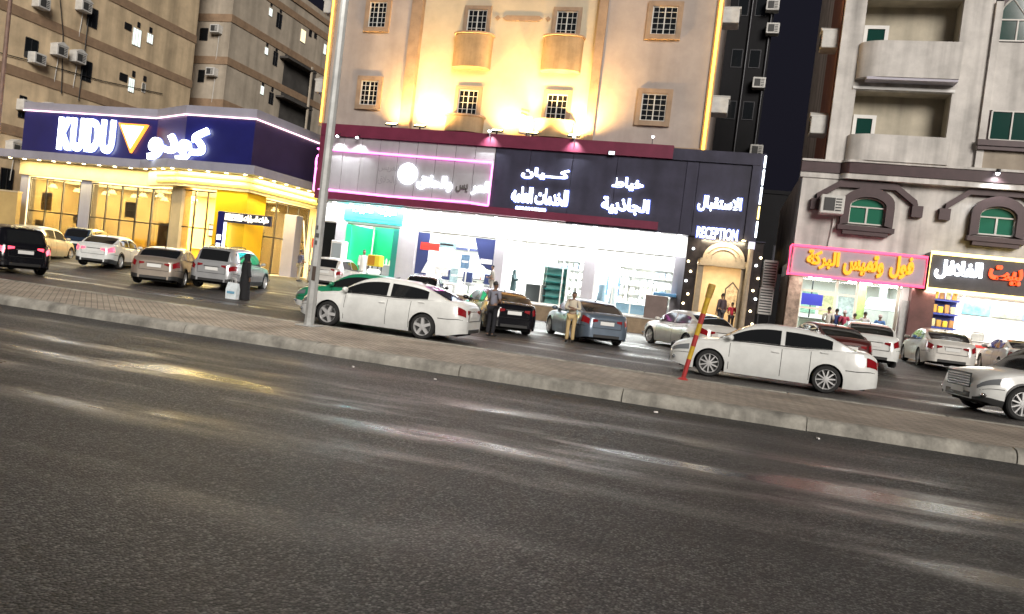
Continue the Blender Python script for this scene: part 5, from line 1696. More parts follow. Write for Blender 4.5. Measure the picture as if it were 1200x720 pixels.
class Car:
    def __init__(s, kind, **over):
        d = dict(SPEC[kind]); d.update(over)
        s.__dict__.update(d)
        s.kind = kind
        s.k = s.L
        s.xw = (-s.wb / 2 + (.03 if kind == 'sedan' else .0) * 0, s.wb / 2)
        s.off = .03 * s.L if kind != 'suv' else .015 * s.L
        s.xw = (-s.wb / 2 - 0 + s.off * .6, s.wb / 2 + s.off * .6)
        s.ar = s.wr + .042

    def topz(s, x): return pchip([a * s.L for a, _ in s.top], [b for _, b in s.top], x)

    def botz(s, x):
        z = s.clr + .10 * (1 - sm(0, .12 * s.L, s.L / 2 - abs(x)))
        for w in s.xw:
            d = abs(x - w)
            if d < s.ar:
                z = max(z, s.wr + math.sqrt(max(0, s.ar ** 2 - d * d)) * 1.0)
        return z

    def plan(s, x):
        e = s.L / 2 - abs(x)
        r = .16 * s.L
        k = 1 if e > r else math.sqrt(max(0, 1 - ((r - e) / r) ** 2.6))
        return s.W / 2 * (.60 + .40 * k) if e < r else s.W / 2

    def side(s, x, t):
        """body side point, t=0 bottom edge .. 1 shoulder"""
        zb, zt = s.botz(x), s.topz(x) - .05
        z = zb + (zt - zb) * t
        r = (z - s.clr) / (zt - s.clr + 1e-6)
        f = pchip([0, .18, .45, .62, .8, 1], [.945, .985, 1.0, .995, .965, .915], r)
        for w in s.xw:             # flared arches
            d = abs(x - w)
            if d < s.ar + .12 and z < s.wr + s.ar + .12:
                f += .012 * (1 - sm(0, .12, abs(math.hypot(d, z - s.wr) - s.ar)))
        xx = x
        rr = max(0, (z - .55)) * (.16 if s.kind == 'sedan' else .10)
        xx += (rr if x < 0 else -rr * 1.0) * (1 - sm(0, .10 * s.L, s.L / 2 - abs(x)))
        return Vector((xx, s.plan(x) * f, z))

    def stations(s):
        xs = set()
        n = 46
        for i in range(n + 1):
            xs.add(round(-s.L / 2 + s.L * i / n, 4))
        for e in (.004, .015, .035, .07, .12, .18, .26):
            xs.add(round(s.L / 2 - e, 4)); xs.add(round(-s.L / 2 + e, 4))
        for w in s.xw:
            for i in range(19):
                xs.add(round(w - s.ar * math.cos(math.pi * i / 18), 4))
            xs.add(round(w - s.ar - .004, 4)); xs.add(round(w + s.ar + .004, 4))
        return sorted(xs)

    def section(s, x):
        R = 9
        pts = [s.side(x, (i / R)) for i in range(R + 1)]
        sh = pts[-1]
        zt = s.topz(x)
        for f, dz in ((.95, .028), (.86, .045), (.6, .06), (.3, .07), (0, .073)):
            pts.append(Vector((sh.x, sh.y * f, zt - .05 + dz * 1.0)))
        return pts

    # greenhouse
    def gsec(s, x):
        xs = [a * s.L for a, _ in s.gh]; zs = [b for _, b in s.gh]
        zr = pchip(xs, zs, x)
        zb = s.topz(x) - .035
        h = max(.0, zr - zb)
        wb_ = s.plan(x) * .905
        e = min(x - xs[0], xs[-1] - x)
        wb_ *= .90 + .10 * sm(0, .5, e)
        wt = wb_ - .32 * h - .02
        pts = [(wb_, zb), (wb_ - (wb_ - wt) * .42, zb + .45 * h), (wt + .035, zb + .84 * h), (wt - .035, zb + .955 * h), (wt * .62, zb + h), (0, zb + 1.012 * h)]
        return [Vector((x, y, z)) for y, z in pts]

    def gside(s, x, v):
        g_ = s.gsec(x)
        t = v * 2 / .84 * .84
        u = v * 2
        i = 0 if u < 1 else 1
        return g_[i].lerp(g_[i + 1], u - i)


def make_car(name, label, loc, heading, kind, body, cat=None, group=None, lit_tail=False, lit_head=False, lower=None, roof=None, dark_lower=False, extra=None, rim='spoke', amber=False, **over):
    c = Car(kind, **over)
    z = loc[2] if len(loc) > 2 else gz(loc[0], loc[1])
    root = thing(name, label, cat or {'sedan': 'car', 'suv': 'car', 'hatch': 'car'}[kind], (loc[0], loc[1], z), R_(heading), group)
    L2 = c.L / 2
    st = c.stations()
    # lower body
    q = MB()
    secs = [c.section(x) for x in st]
    full = [[Vector((p.x, -p.y, p.z)) for p in s_[:-1]] + [p for p in reversed(s_)] for s_ in secs]
    full = [[Vector((p.x, -p.y, p.z)) for p in s_] + [Vector((p.x, p.y, p.z)) for p in reversed(s_[:-1])] for s_ in secs]
    q.loft(full, False, False, 0)
    n = len(full[0])
    q.add(full[0], [tuple(range(n))], 0); q.add(full[-1], [tuple(reversed(range(n)))], 0)
    if lower or dark_lower:
        # lower edge of the bumpers and sills in another material
        nr = len(st) - 1
        m_i = []
        for i in range(nr):
            for j in range(n - 1):
                rowj = j if j < 9 else (n - 2 - j)
                m_i.append(1 if rowj < (3 if lower else 2) else 0)
        q.m[:nr * (n - 1)] = m_i
    # door seams
    for xs_ in (c.pill[0] * c.L, c.pill[1] * c.L + .62 if kind != 'suv' else c.pill[1] * c.L + .66, c.xw[0] + c.ar + .02):
        for sgn in (1, -1):
            rows = []
            for i in range(9):
                t = .12 + .86 * i / 8
                a, b_ = c.side(xs_ - .006, t), c.side(xs_ + .006, t)
                rows.append([(a.x, sgn * (a.y + .002), a.z), (b_.x, sgn * (b_.y + .002), b_.z)])
            q.loft(rows, False, False, 2)
    # bumper joints and trunk outline
    for sgn in (1, -1):
        for xa_, xb_, t_ in ((-L2 + .01, c.xw[0] - c.ar - .02, .50), (c.xw[1] + c.ar + .02, L2 - .05, .56)):
            rows = []
            for i in range(9):
                xx = xa_ + (xb_ - xa_) * i / 8
                a, b_ = c.side(xx, t_), c.side(xx, t_ + .022)
                rows.append([(a.x, sgn * (a.y + .002), a.z), (b_.x, sgn * (b_.y + .002), b_.z)])
            q.loft(rows, False, False, 2)
        # weather strip under the side windows
        rows = []
        for i in range(13):
            xx = c.rear[0] * c.L + ((c.gh[-1][0] - .075) * c.L - c.rear[0] * c.L) * i / 12
            a, b_ = c.gside(xx, .07), c.gside(xx, .125)
            rows.append([(a.x, sgn * (a.y + .007), a.z), (b_.x, sgn * (b_.y + .007), b_.z)])
        q.loft(rows, False, False, 2)
    q.build('body', [body, lower or TRIMB, UNDER], root, True, False, 38)
    # greenhouse
    xs0, xs1 = c.gh[0][0] * c.L, c.gh[-1][0] * c.L
    gx = [xs0 + (xs1 - xs0) * i / 34 for i in range(35)]
    gs_ = [c.gsec(x) for x in gx]
    q = MB()
    q.loft([[Vector((p.x, -p.y, p.z)) for p in s_[:-1]] + [p for p in reversed(s_)] for s_ in gs_], False, False)
    q.build('cabin', roof or body, root, True, False, 50)

    def patch(fn, us, vs, off, mt, nm, both=True, parent=root):
        for sgn in ((1, -1) if both else (1,)):
            q_ = MB()
            rows = []
            for u in us:
                rw = []
                for v in vs:
                    p = fn(u, v); e = 1e-3
                    du, dv = fn(u + e, v) - fn(u - e, v), fn(u, v + e) - fn(u, v - e)
                    nr_ = du.cross(dv)
                    if nr_.length < 1e-9: nr_ = Vector((0, 1, 0))
                    nr_.normalize()
                    if nr_.y < 0 and abs(nr_.y) > .05: nr_ = -nr_
                    elif abs(nr_.y) <= .05 and nr_.z < 0: nr_ = -nr_
                    pp = p + nr_ * off
                    rw.append((pp.x, sgn * pp.y, pp.z))
                rows.append(rw)
            q_.loft(rows, False, False)
            o_ = q_.build(nm, mt, parent, True, False, 60)
            yield o_
    # side windows: front and rear door
    bp0, bp1 = c.pill[0] * c.L, c.pill[1]
    xf = (c.gh[-1][0] - .045) * c.L
    xr = c.rear[0] * c.L
    lin = lambda a, b_, k: [a + (b_ - a) * i / k for i in range(k + 1)]
    for rng_ in ((bp0 + .05, xf - .12), (xr, bp0 - .05)):
        list(patch(c.gside, lin(rng_[0], rng_[1], 10), lin(.13, .90, 4), .006, CGLASS, 'side_window'))
    # windscreen and rear window
    def topf(x, v):
        g_ = c.gsec(x)
        a, b_, d_ = g_[3].copy(), g_[4], g_[5]
        a = a.lerp(b_, .1)
        if v < .5: return a.lerp(b_, v * 2)
        return b_.lerp(d_, v * 2 - 1)
    def topsurf(xa, xb, nm):
        q_ = MB(); rows = []
        for x in lin(xa, xb, 8):
            half = [topf(x, v) for v in (0, .25, .5, .75, 1)]
            slope = (topf(x + .01, 1).z - topf(x - .01, 1).z) / .02
            nr_ = Vector((-slope, 0, 1)).normalized() * .007
            rows.append([(p.x + nr_.x, -p.y, p.z + nr_.z) for p in half[:-1]] + [(p.x + nr_.x, p.y, p.z + nr_.z) for p in reversed(half)])
        q_.loft(rows, False, False)
        q_.build(nm, CGLASS, root, True, False, 60)
    topsurf((c.gh[-2][0] + .01) * c.L, (c.gh[-1][0] - .012) * c.L, 'windscreen')
    if kind == 'sedan':
        topsurf((c.gh[0][0] + .015) * c.L, (c.gh[1][0] - .01) * c.L, 'rear_window')
    else:
        topsurf((c.gh[0][0] + .006) * c.L, (c.gh[1][0] + .0) * c.L, 'rear_window')
        q = MB(); xe = c.gh[2][0] * c.L; g_ = c.gsec(xe); w_ = g_[4].y
        q.loft([[(xe + .1, -w_, g_[5].z - .01), (xe + .1, w_, g_[5].z - .01), (xe + .1, w_, g_[5].z - .045), (xe + .1, -w_, g_[5].z - .045)], [(xe - .22, -w_ * .93, g_[5].z - .035), (xe - .22, w_ * .93, g_[5].z - .035), (xe - .22, w_ * .93, g_[5].z - .06), (xe - .22, -w_ * .93, g_[5].z - .06)]])
        q.build('roof_spoiler', body, root, False, False)
    # underbody and wheel housings
    q = MB()
    q.box(-L2 + .25, L2 - .25, -c.W / 2 + .30, c.W / 2 - .30, c.clr, .62)
    q.box(c.xw[0] + c.ar, c.xw[1] - c.ar, -c.W / 2 + .12, c.W / 2 - .12, c.clr + .01, .5)
    q.box(c.xw[1] + c.ar, L2 - .12, -c.W / 2 + .3, c.W / 2 - .3, c.clr + .10, .5)
    q.box(-L2 + .12, c.xw[0] - c.ar, -c.W / 2 + .3, c.W / 2 - .3, c.clr + .10, .5)
    for w in c.xw:
        for sgn in (1, -1):
            pts = [(w + (c.ar + .01) * math.cos(a), c.wr + (c.ar + .01) * math.sin(a)) for a in [math.pi * i / 12 for i in range(13)]]
            q.loft([[(x_, sgn * (c.W / 2 - .29), z_) for x_, z_ in pts], [(x_, sgn * (c.W / 2 - .03), z_) for x_, z_ in pts]], False, False)
    q.build('underbody', UNDER, root, False, False)
    # wheels
    wkey = (c.wr, rim)
    for w in c.xw:
        for sgn in (1, -1):
            cy = sgn * (c.W / 2 - .112)
            tm, rm = wheel_meshes(c.wr, rim)
            wo = bpy.data.objects.new('wheel', tm); COL.objects.link(wo); wo.parent = root
            wo.location = (w, cy, c.wr); wo.rotation_euler = (0, random.uniform(0, 1), 0 if sgn < 0 else math.pi)
            ro = bpy.data.objects.new('rim', rm); COL.objects.link(ro); ro.parent = wo
    # lamps
    if kind == 'sedan':
        hl, tl, hz, tz = (L2 - .03, L2 - .46), (-L2 + .03, -L2 + .30), (.70, .92), (.66, .93)
    else:
        hl, tl, hz, tz = (L2 - .03, L2 - .48), (-L2 + .02, -L2 + .34), (.72, .92), (.66, .90)
    list(patch(c.side, lin(hl[1], hl[0], 8), lin(hz[0], hz[1], 3), .008, HEADON if lit_head else HEADL, 'headlight'))
    for o_ in patch(c.side, lin(tl[0], tl[1], 8), lin(tz[0], tz[1], 3), .008, TAILON if lit_tail else TAIL, 'tail_light'):
        pass
    hw = c.W / 2
    # rear face: inner tail lamps, plate, trim
    er = c.side(-L2 + .002, .8)
    def rearx(z_): return min(c.side(-L2 + .001, t).x for t in (max(0, min(1, (z_ - c.botz(-L2)) / (c.topz(-L2) - .05 - c.botz(-L2)))),)) - .004
    def frontx(z_): return c.side(L2 - .001, max(0, min(1, (z_ - c.botz(L2)) / (c.topz(L2) - .05 - c.botz(L2))))).x + .004
    zr_ = .80 if kind == 'sedan' else .90
    for sgn in (1, -1):
        q = MB(); x_ = rearx(zr_); yy0, yy1 = sgn * hw * .38, sgn * hw * .585
        q.loft([[(x_ - .012, yy1, zr_ - .055), (x_ - .012, yy1, zr_ + .06), (x_ - .006, yy0, zr_ + .05), (x_ - .006, yy0, zr_ - .01)], [(x_ + .02, yy1, zr_ - .055), (x_ + .02, yy1, zr_ + .06), (x_ + .02, yy0, zr_ + .05), (x_ + .02, yy0, zr_ - .01)]]); q.build('inner_tail_light', TAILON if lit_tail else TAIL, root, False, False)
    q = MB(); zp = .74 if kind == 'sedan' else .78
    x_ = rearx(zp); q.bbox(x_ - .016, x_ + .01, -.24, .24, zp - .06, zp + .06, .006); q.build('number_plate', PLATE, root, False, False)
    q = MB(); x_ = rearx(.86); q.bbox(x_ - .012, x_ + .01, -.30, .30, zp + .075, zp + .10, .004); q.build('trunk_trim', CHROME, root, False, False)
    q = MB(); zq = .58 if kind == 'sedan' else .62; x_ = rearx(zq)
    q.box(x_ - .004, x_ + .01, -hw * .56, hw * .56, zq - .006, zq + .006)
    q.box(x_ - .004, x_ + .01, -hw * .565, -hw * .56, zq, zr_ + .0); q.box(x_ - .004, x_ + .01, hw * .56, hw * .565, zq, zr_ + .0)
    q.build('trunk_seam', UNDER, root, False, False)
    q = MB(); x_ = rearx(.4); q.bbox(x_ - .012, x_ + .03, -hw * .52, hw * .52, c.clr + .10, c.clr + .20, .01); q.build('rear_diffuser', TRIMB, root, False, False)
    q = MB()
    q.cyl((rearx(.5) - .001, 0, .0), (rearx(.5), 0, .0), .001)
    # front face: grille, lower intake, plate
    for sgn in (1, -1):
        pf = c.side(L2 - .10, .30)
        q = MB(); q.ball((pf.x - .01, sgn * (pf.y - .015), pf.z), (.05, .12, .05), 10); q.build('fog_light', CHROME if kind == 'suv' else HEADL, root, True, False)
    zg = .62 if kind == 'sedan' else .70
    gh_ = .10 if kind == 'sedan' else .16
    q = MB(); x_ = frontx(zg)
    q.bbox(x_ - .02, x_ + .012, -hw * .48, hw * .48, zg - gh_, zg + gh_, .01, 1)
    for i in range(5 if kind != 'sedan' else 3):
        zz = zg - gh_ + .03 + i * (gh_ * 2 - .04) / (5 if kind != 'sedan' else 3)
        q.box(x_ + .012, x_ + .022, -hw * .46, hw * .46, zz, zz + .022, 0)
    q.build('grille', [CHROME, TRIMB], root, False, False)
    q = MB(); x_ = frontx(.36); q.bbox(x_ - .02, x_ + .012, -hw * .5, hw * .5, c.clr + .12, c.clr + .24, .01); q.build('lower_intake', TRIMB, root, False, False)
    q = MB(); x_ = frontx(.46); q.bbox(x_ - .005, x_ + .018, -.24, .24, .41, .52, .005); q.build('front_plate', PLATE, root, False, False)
    # mirrors and handles
    xm = (c.gh[-1][0] - .065) * c.L
    for sgn in (1, -1):
        b_ = c.gside(xm, .2)
        q = MB(); q.ball((xm - .02, sgn * (b_.y + .13), b_.z + .07), (.075, .11, .075), 10)
        q.obox((xm, sgn * (b_.y + .04), b_.z + .02), (.06, .14, .04), 0)
        q.build('door_mirror', body, root, True, False)
        for xh in (bp0 + .14, xr + .16 if kind == 'sedan' else xr + .5):
            p = c.side(xh, .86)
            q = MB(); q.bbox(xh - .09, xh + .09, min(sgn * (p.y - .005), sgn * (p.y + .028)), max(sgn * (p.y - .005), sgn * (p.y + .028)), p.z - .016, p.z + .016, .008); q.build('door_handle', body, root, False, False)
    if extra == 'taxi':
        q = MB(); zt = c.gsec(0)[5].z; q.bbox(-.12, .12, -.32, .32, zt - .01, zt + .17, .05); q.build('roof_sign', mat('taxi_sign', (.8, .8, .78), .4, emit=((1, 1, .96), .5)), root, False, False)
    if extra == 'rails':
        for sgn in (1, -1):
            q = MB()
            q.tube([(x_, sgn * (c.gsec(x_)[4].y * 1.02), c.gsec(x_)[4].z + (.05 if abs(i - 5) < 5 else .0)) for i, x_ in enumerate(lin(-.36 * c.L, .04 * c.L, 10))], .016, 6); q.build('roof_rail', TRIMB, root, True, False)
    if kind == 'sedan':
        q = MB(); zt = c.gsec(-.17 * c.L)[5].z; q.loft([[(-.19 * c.L, -.02, zt - .02), (-.19 * c.L, .02, zt - .02), (-.16 * c.L, .0, zt + .0)], [(-.205 * c.L, -.004, zt + .05), (-.205 * c.L, .004, zt + .05), (-.20 * c.L, 0, zt + .055)]]); q.build('roof_antenna', TRIMB, root, False, False)
    return root


_WM = {}


def wheel_meshes(r, rim):
    if (r, rim) in _WM: return _WM[(r, rim)]
    q = MB()
    w = .112
    prof = [(r * .72, -w), (r * .91, -w * .98), (r * .985, -w * .72), (r, -w * .3), (r, w * .3), (r * .985, w * .72), (r * .91, w * .98), (r * .72, w), (r * .70, w * .6), (r * .70, -w * .6)]
    q.lathe(prof, n=36, axis='y')
    q.f = q.f[:-2]; q.m = q.m[:-2]     # no caps: the ring closes on itself
    nn = 36
    q.add(q.v[-nn:] + q.v[:nn], [(i, (i + 1) % nn, nn + (i + 1) % nn, nn + i) for i in range(nn)])
    o = q.build('wheel', TYRE, None, True, False, 35)
    tm = o.data; bpy.data.objects.remove(o)
    q = MB()
    # outer side is -y
    y0 = -w * .80
    q.lathe([(r * .64, -w * .2), (r * .70, y0 - .018), (r * .745, y0 - .012), (r * .745, w * .6), (r * .3, w * .5)], n=36, axis='y', mi=0)
    q.f = q.f[:-2]; q.m = q.m[:-2]
    q.lathe([(.0, -w * .12), (r * .66, -w * .12), (r * .66, w * .3), (0, w * .3)], n=24, axis='y', mi=1)
    k = {'spoke': 5, 'multi': 10, 'cover': 7}[rim]
    for i in range(k):
        a = 2 * math.pi * i / k
        wd = {5: .40, 10: .17, 7: .30}[k] * r * .62
        u, v = Vector((math.cos(a), 0, math.sin(a))), Vector((-math.sin(a), 0, math.cos(a)))
        r0, r1 = r * .12, r * .71
        w0, w1 = wd * .5, wd * (.42 if k != 7 else .8)
        fr = [u * r0 - v * w0, u * r0 + v * w0, u * r1 + v * w1, u * r1 - v * w1]
        q.loft([[p + Vector((0, y0 - .004, 0)) if j < 2 else p + Vector((0, y0 + .01, 0)) for j, p in enumerate(fr)], [p * 1.0 + Vector((0, -w * .05, 0)) for p in fr]], True, True, 0)
    q.lathe([(0, y0 - .014), (r * .14, y0 - .012), (r * .17, y0 + .01), (r * .17, 0)], n=16, axis='y', mi=0)
    o = q.build('rim', [ALLOY, RIMDARK], None, True, False, 35)
    rm = o.data; bpy.data.objects.remove(o)
    _WM[(r, rim)] = (tm, rm)
    return tm, rm


GP = 'cars parked in front of the shops'
GM = 'cars driving on the service road'
make_car('sedan_car', 'white sedan driving past just behind the grey lamp post', (-8.55, 18.75), 181.5, 'sedan', P_WHITE, group=GM, L=4.75, H=1.48, rim='spoke')
make_car('sedan_car', 'white sedan driving past just behind the leaning red and yellow post', (1.32, 19.85), 178.5, 'sedan', P_WHITE, group=GM, L=4.8, rim='multi')
make_car('suv_car', 'black suv with glowing red tail lights cut off by the left edge', (-24.9, 21.0), 158, 'suv', P_BLACK, group=GM, lit_tail=True)
make_car('taxi_car', 'green taxi with a white roof sign partly hidden behind the white sedan', (-10.75, 21.9), 182, 'sedan', P_GREEN, group=GM, extra='taxi', lower=P_WHITE, lit_head=False)
make_car('sedan_car', 'white sedan with lit tail lights parked between the dark blue suv and the beige sedan', (-27.4, 28.7), 113, 'sedan', P_WHITE, group=GP, lit_tail=True, L=4.45, W=1.7, H=1.5, dark_lower=True)
make_car('sedan_car', 'dark beige sedan parked left of the silver suv', (-21.0, 24.9), 117, 'sedan', P_BEIGE, group=GP, dark_lower=True)
make_car('suv_car', 'silver suv with a wide dark rear window parked beside the woman in black', (-19.2, 26.4), 106, 'suv', P_SILVER, group=GP, extra='rails', dark_lower=True)
make_car('suv_car', 'dark blue suv parked left of the white sedan with lit tail lights', (-36.0, 36.0, .30), 114, 'suv', P_NAVY, group=GP)
make_car('hatchback_car', 'cream hatchback parked behind the black suv', (-31.6, 28.6), 114, 'hatch', P_CREAM, group=GP)
make_car('sedan_car', 'black sedan parked behind the man in the grey shirt', (-7.65, 25.5), 123, 'sedan', P_BLACK, group=GP)
make_car('sedan_car', 'blue grey sedan parked behind the man in beige trousers', (-4.6, 26.5), 119.5, 'sedan', P_BLUEG, group=GP, L=4.5, W=1.75)
make_car('sedan_car', 'pearl white sedan parked in front of the lamp lined entrance', (-1.05, 29.2), 124, 'sedan', P_PEARL, group=GP, L=4.5, H=1.46)
make_car('sedan_car', 'dark sedan with red neon reflection in its colour, half hidden behind the white moving sedan', (3.63, 28.7, .16), 104, 'sedan', P_REDNEON, group=GP)
make_car('sedan_car', 'white sedan parked under the red framed sign, left of the folding gate', (5.1, 29.6, .36), 87, 'sedan', P_WHITE, group=GP, L=4.7, W=1.8, dark_lower=False)
make_car('sedan_car', 'silver white sedan parked in front of the brown pier', (8.2, 32.6, .44), 89, 'sedan', P_PEARL, group=GP)
make_car('sedan_car', 'white sedan cut off by the right edge behind the white suv', (11.2, 33.4, .44), 86.5, 'sedan', P_WHITE, group=GP)
make_car('suv_car', 'white suv with a chrome grille facing left at the right edge', (7.85, 20.4), 194, 'suv', P_WHITE, group=GP, dark_lower=True, rim='multi').scale = (1.06, 1.06, 1.06)
make_car('hatchback_car', 'small pinkish white hatchback parked before the turquoise sign', (at(388, 330, 33).x, 33.6), 100, 'hatch', P_PEARL, group=GP)
make_car('hatchback_car', 'dark hatchback parked before the barber window', (at(489, 325, 31).x, 32.2), 106, 'hatch', P_BLACK, group=GP)
# ------------------------------------------------------------------ street furniture
lp = atz(362, 382, .145)
t = thing('street_lamp', 'tall octagonal grey steel lamp post standing on the median', 'street lamp', (lp.x, lp.y, 0.145), 0, 'street lamps on the median')
q = MB(); q.bbox(lp.x - .24, lp.x + .24, lp.y - .24, lp.y + .24, .146, .17, .01); q.build('base_plate', STEEL, t)
q = MB(); q.cyl((lp.x, lp.y, .17), (lp.x, lp.y, 10.2), .118, .085, 8); q.build('pole', STEEL, t)
q = MB()
q.box(lp.x + .0, lp.x + .09, lp.y - .125, lp.y - .115, 1.22, 1.55); q.build('service_door', mat('rust_patch', (.07, .05, .04), .8), t)
q = MB()
for z, w in ((2.05, .06), (2.22, .09), (2.4, .05)): q.box(lp.x - .02, lp.x - .02 + w, lp.y - .121, lp.y - .113, z, z + .1)
q.build('stencil_mark', mat('faded_black_paint', (.08, .08, .08), .8), t)
for sgn in (-1, 1):
    q = MB(); q.tube([(lp.x, lp.y, 9.9), (lp.x, lp.y + sgn * .6, 10.6), (lp.x, lp.y + sgn * 2.0, 10.9)], .05, 8); q.build('arm', STEEL, t)
    q = MB(); q.bbox(lp.x - .17, lp.x + .17, lp.y + sgn * 2.0 - .1, lp.y + sgn * 2.0 + sgn * .75 if sgn > 0 else lp.y - 2.75, 10.84, 10.98, .04); hd = q.build('lamp_head', STEEL, t)
    yy = lp.y + sgn * 2.4
    q = MB(); q.box(lp.x - .13, lp.x + .13, yy - .28, yy + .28, 10.825, 10.838); q.build('lens', lampmat('street_lens', (1, .93, .82), 6), hd)
    lamp('lamp_light', 'SPOT', (lp.x, yy, 10.8), (900, 900)[sgn > 0], (1, .94, .86), t, (0, .1 * sgn, -1), .25, 150, .7)
for dx in (30, -30):
    r = copy_tree(t); r.location.x += dx
    r['label'] = 'tall grey steel lamp post further along the median, ' + ('right' if dx > 0 else 'left') + ' of the photo'

bp = atz(800, 445, .146)
tp = at(834, 336, bp.y + .05)
t = thing('warning_post', 'leaning red and yellow striped post on the brick median', 'post', (bp.x, bp.y, .146))
A_, B_ = Vector((bp.x, bp.y, .146)), tp
q = MB(); seg = 9
Y1 = mat('post_yellow', (.55, .36, .02), .5, noise=(6, .3)); R1 = mat('post_red', (.38, .03, .03), .5, noise=(6, .3))
cuts = [0, .22, .36, .48, .60, .71, .82, 1]
for i in range(7):
    q.cyl(A_.lerp(B_, cuts[i]), A_.lerp(B_, cuts[i + 1]), .046 + .012 * cuts[i], .046 + .012 * cuts[i + 1], 12, (1, 0, 1, 0, 1, 0, 0)[i], caps=i in (0, 6))
q.build('shaft', [Y1, R1], t, True)
q = MB(); d_ = (B_ - A_).normalized()
q.cyl(B_ - d_ * .24, B_ + d_ * .0, .066, .076, 12); q.cyl(B_, B_ + d_ * .05, .08, .07, 12); q.build('head', mat('post_head', (.42, .27, .05), .6, noise=(8, .4)), t, True)
q = MB(); q.cyl((bp.x, bp.y, .147), (bp.x, bp.y, .19), .12, .07, 12); q.build('foot', R1, t, True)

# ------------------------------------------------------------------ people
SKIN = mat('skin_brown', (.20, .11, .07), .55)
HAIR = mat('black_hair', (.012, .010, .010), .6)
CLO = {}


def cloth(n, c):
    return mat('fabric_' + n, c, .9, noise=(8, .12))


def skinmesh(nodes, edges, root=0, sub=1):
    me = bpy.data.meshes.new('tmp')
    names = list(nodes)
    idx = {n: i for i, n in enumerate(names)}
    me.from_pydata([nodes[n][0] for n in names], [(idx[a], idx[b]) for a, b in edges], [])
    o = bpy.data.objects.new('tmp', me)
    COL.objects.link(o)
    m = o.modifiers.new('s', 'SKIN'); m.use_smooth_shade = True
    m.branch_smoothing = .4
    for i, n in enumerate(names):
        r = nodes[n][1]
        me.skin_vertices[0].data[i].radius = r if isinstance(r, tuple) else (r, r)
        me.skin_vertices[0].data[i].use_root = (i == root)
    s = o.modifiers.new('u', 'SUBSURF'); s.levels = s.render_levels = sub
    out = bpy.data.meshes.new_from_object(o.evaluated_get(bpy.context.evaluated_depsgraph_get()))
    bpy.data.objects.remove(o)
    for p in out.polygons: p.use_smooth = True
    return out


def link(me, name, m, parent):
    me.name = name
    me.materials.clear(); me.materials.append(m)
    o = bpy.data.objects.new(name, me); COL.objects.link(o); o.parent = parent
    return o


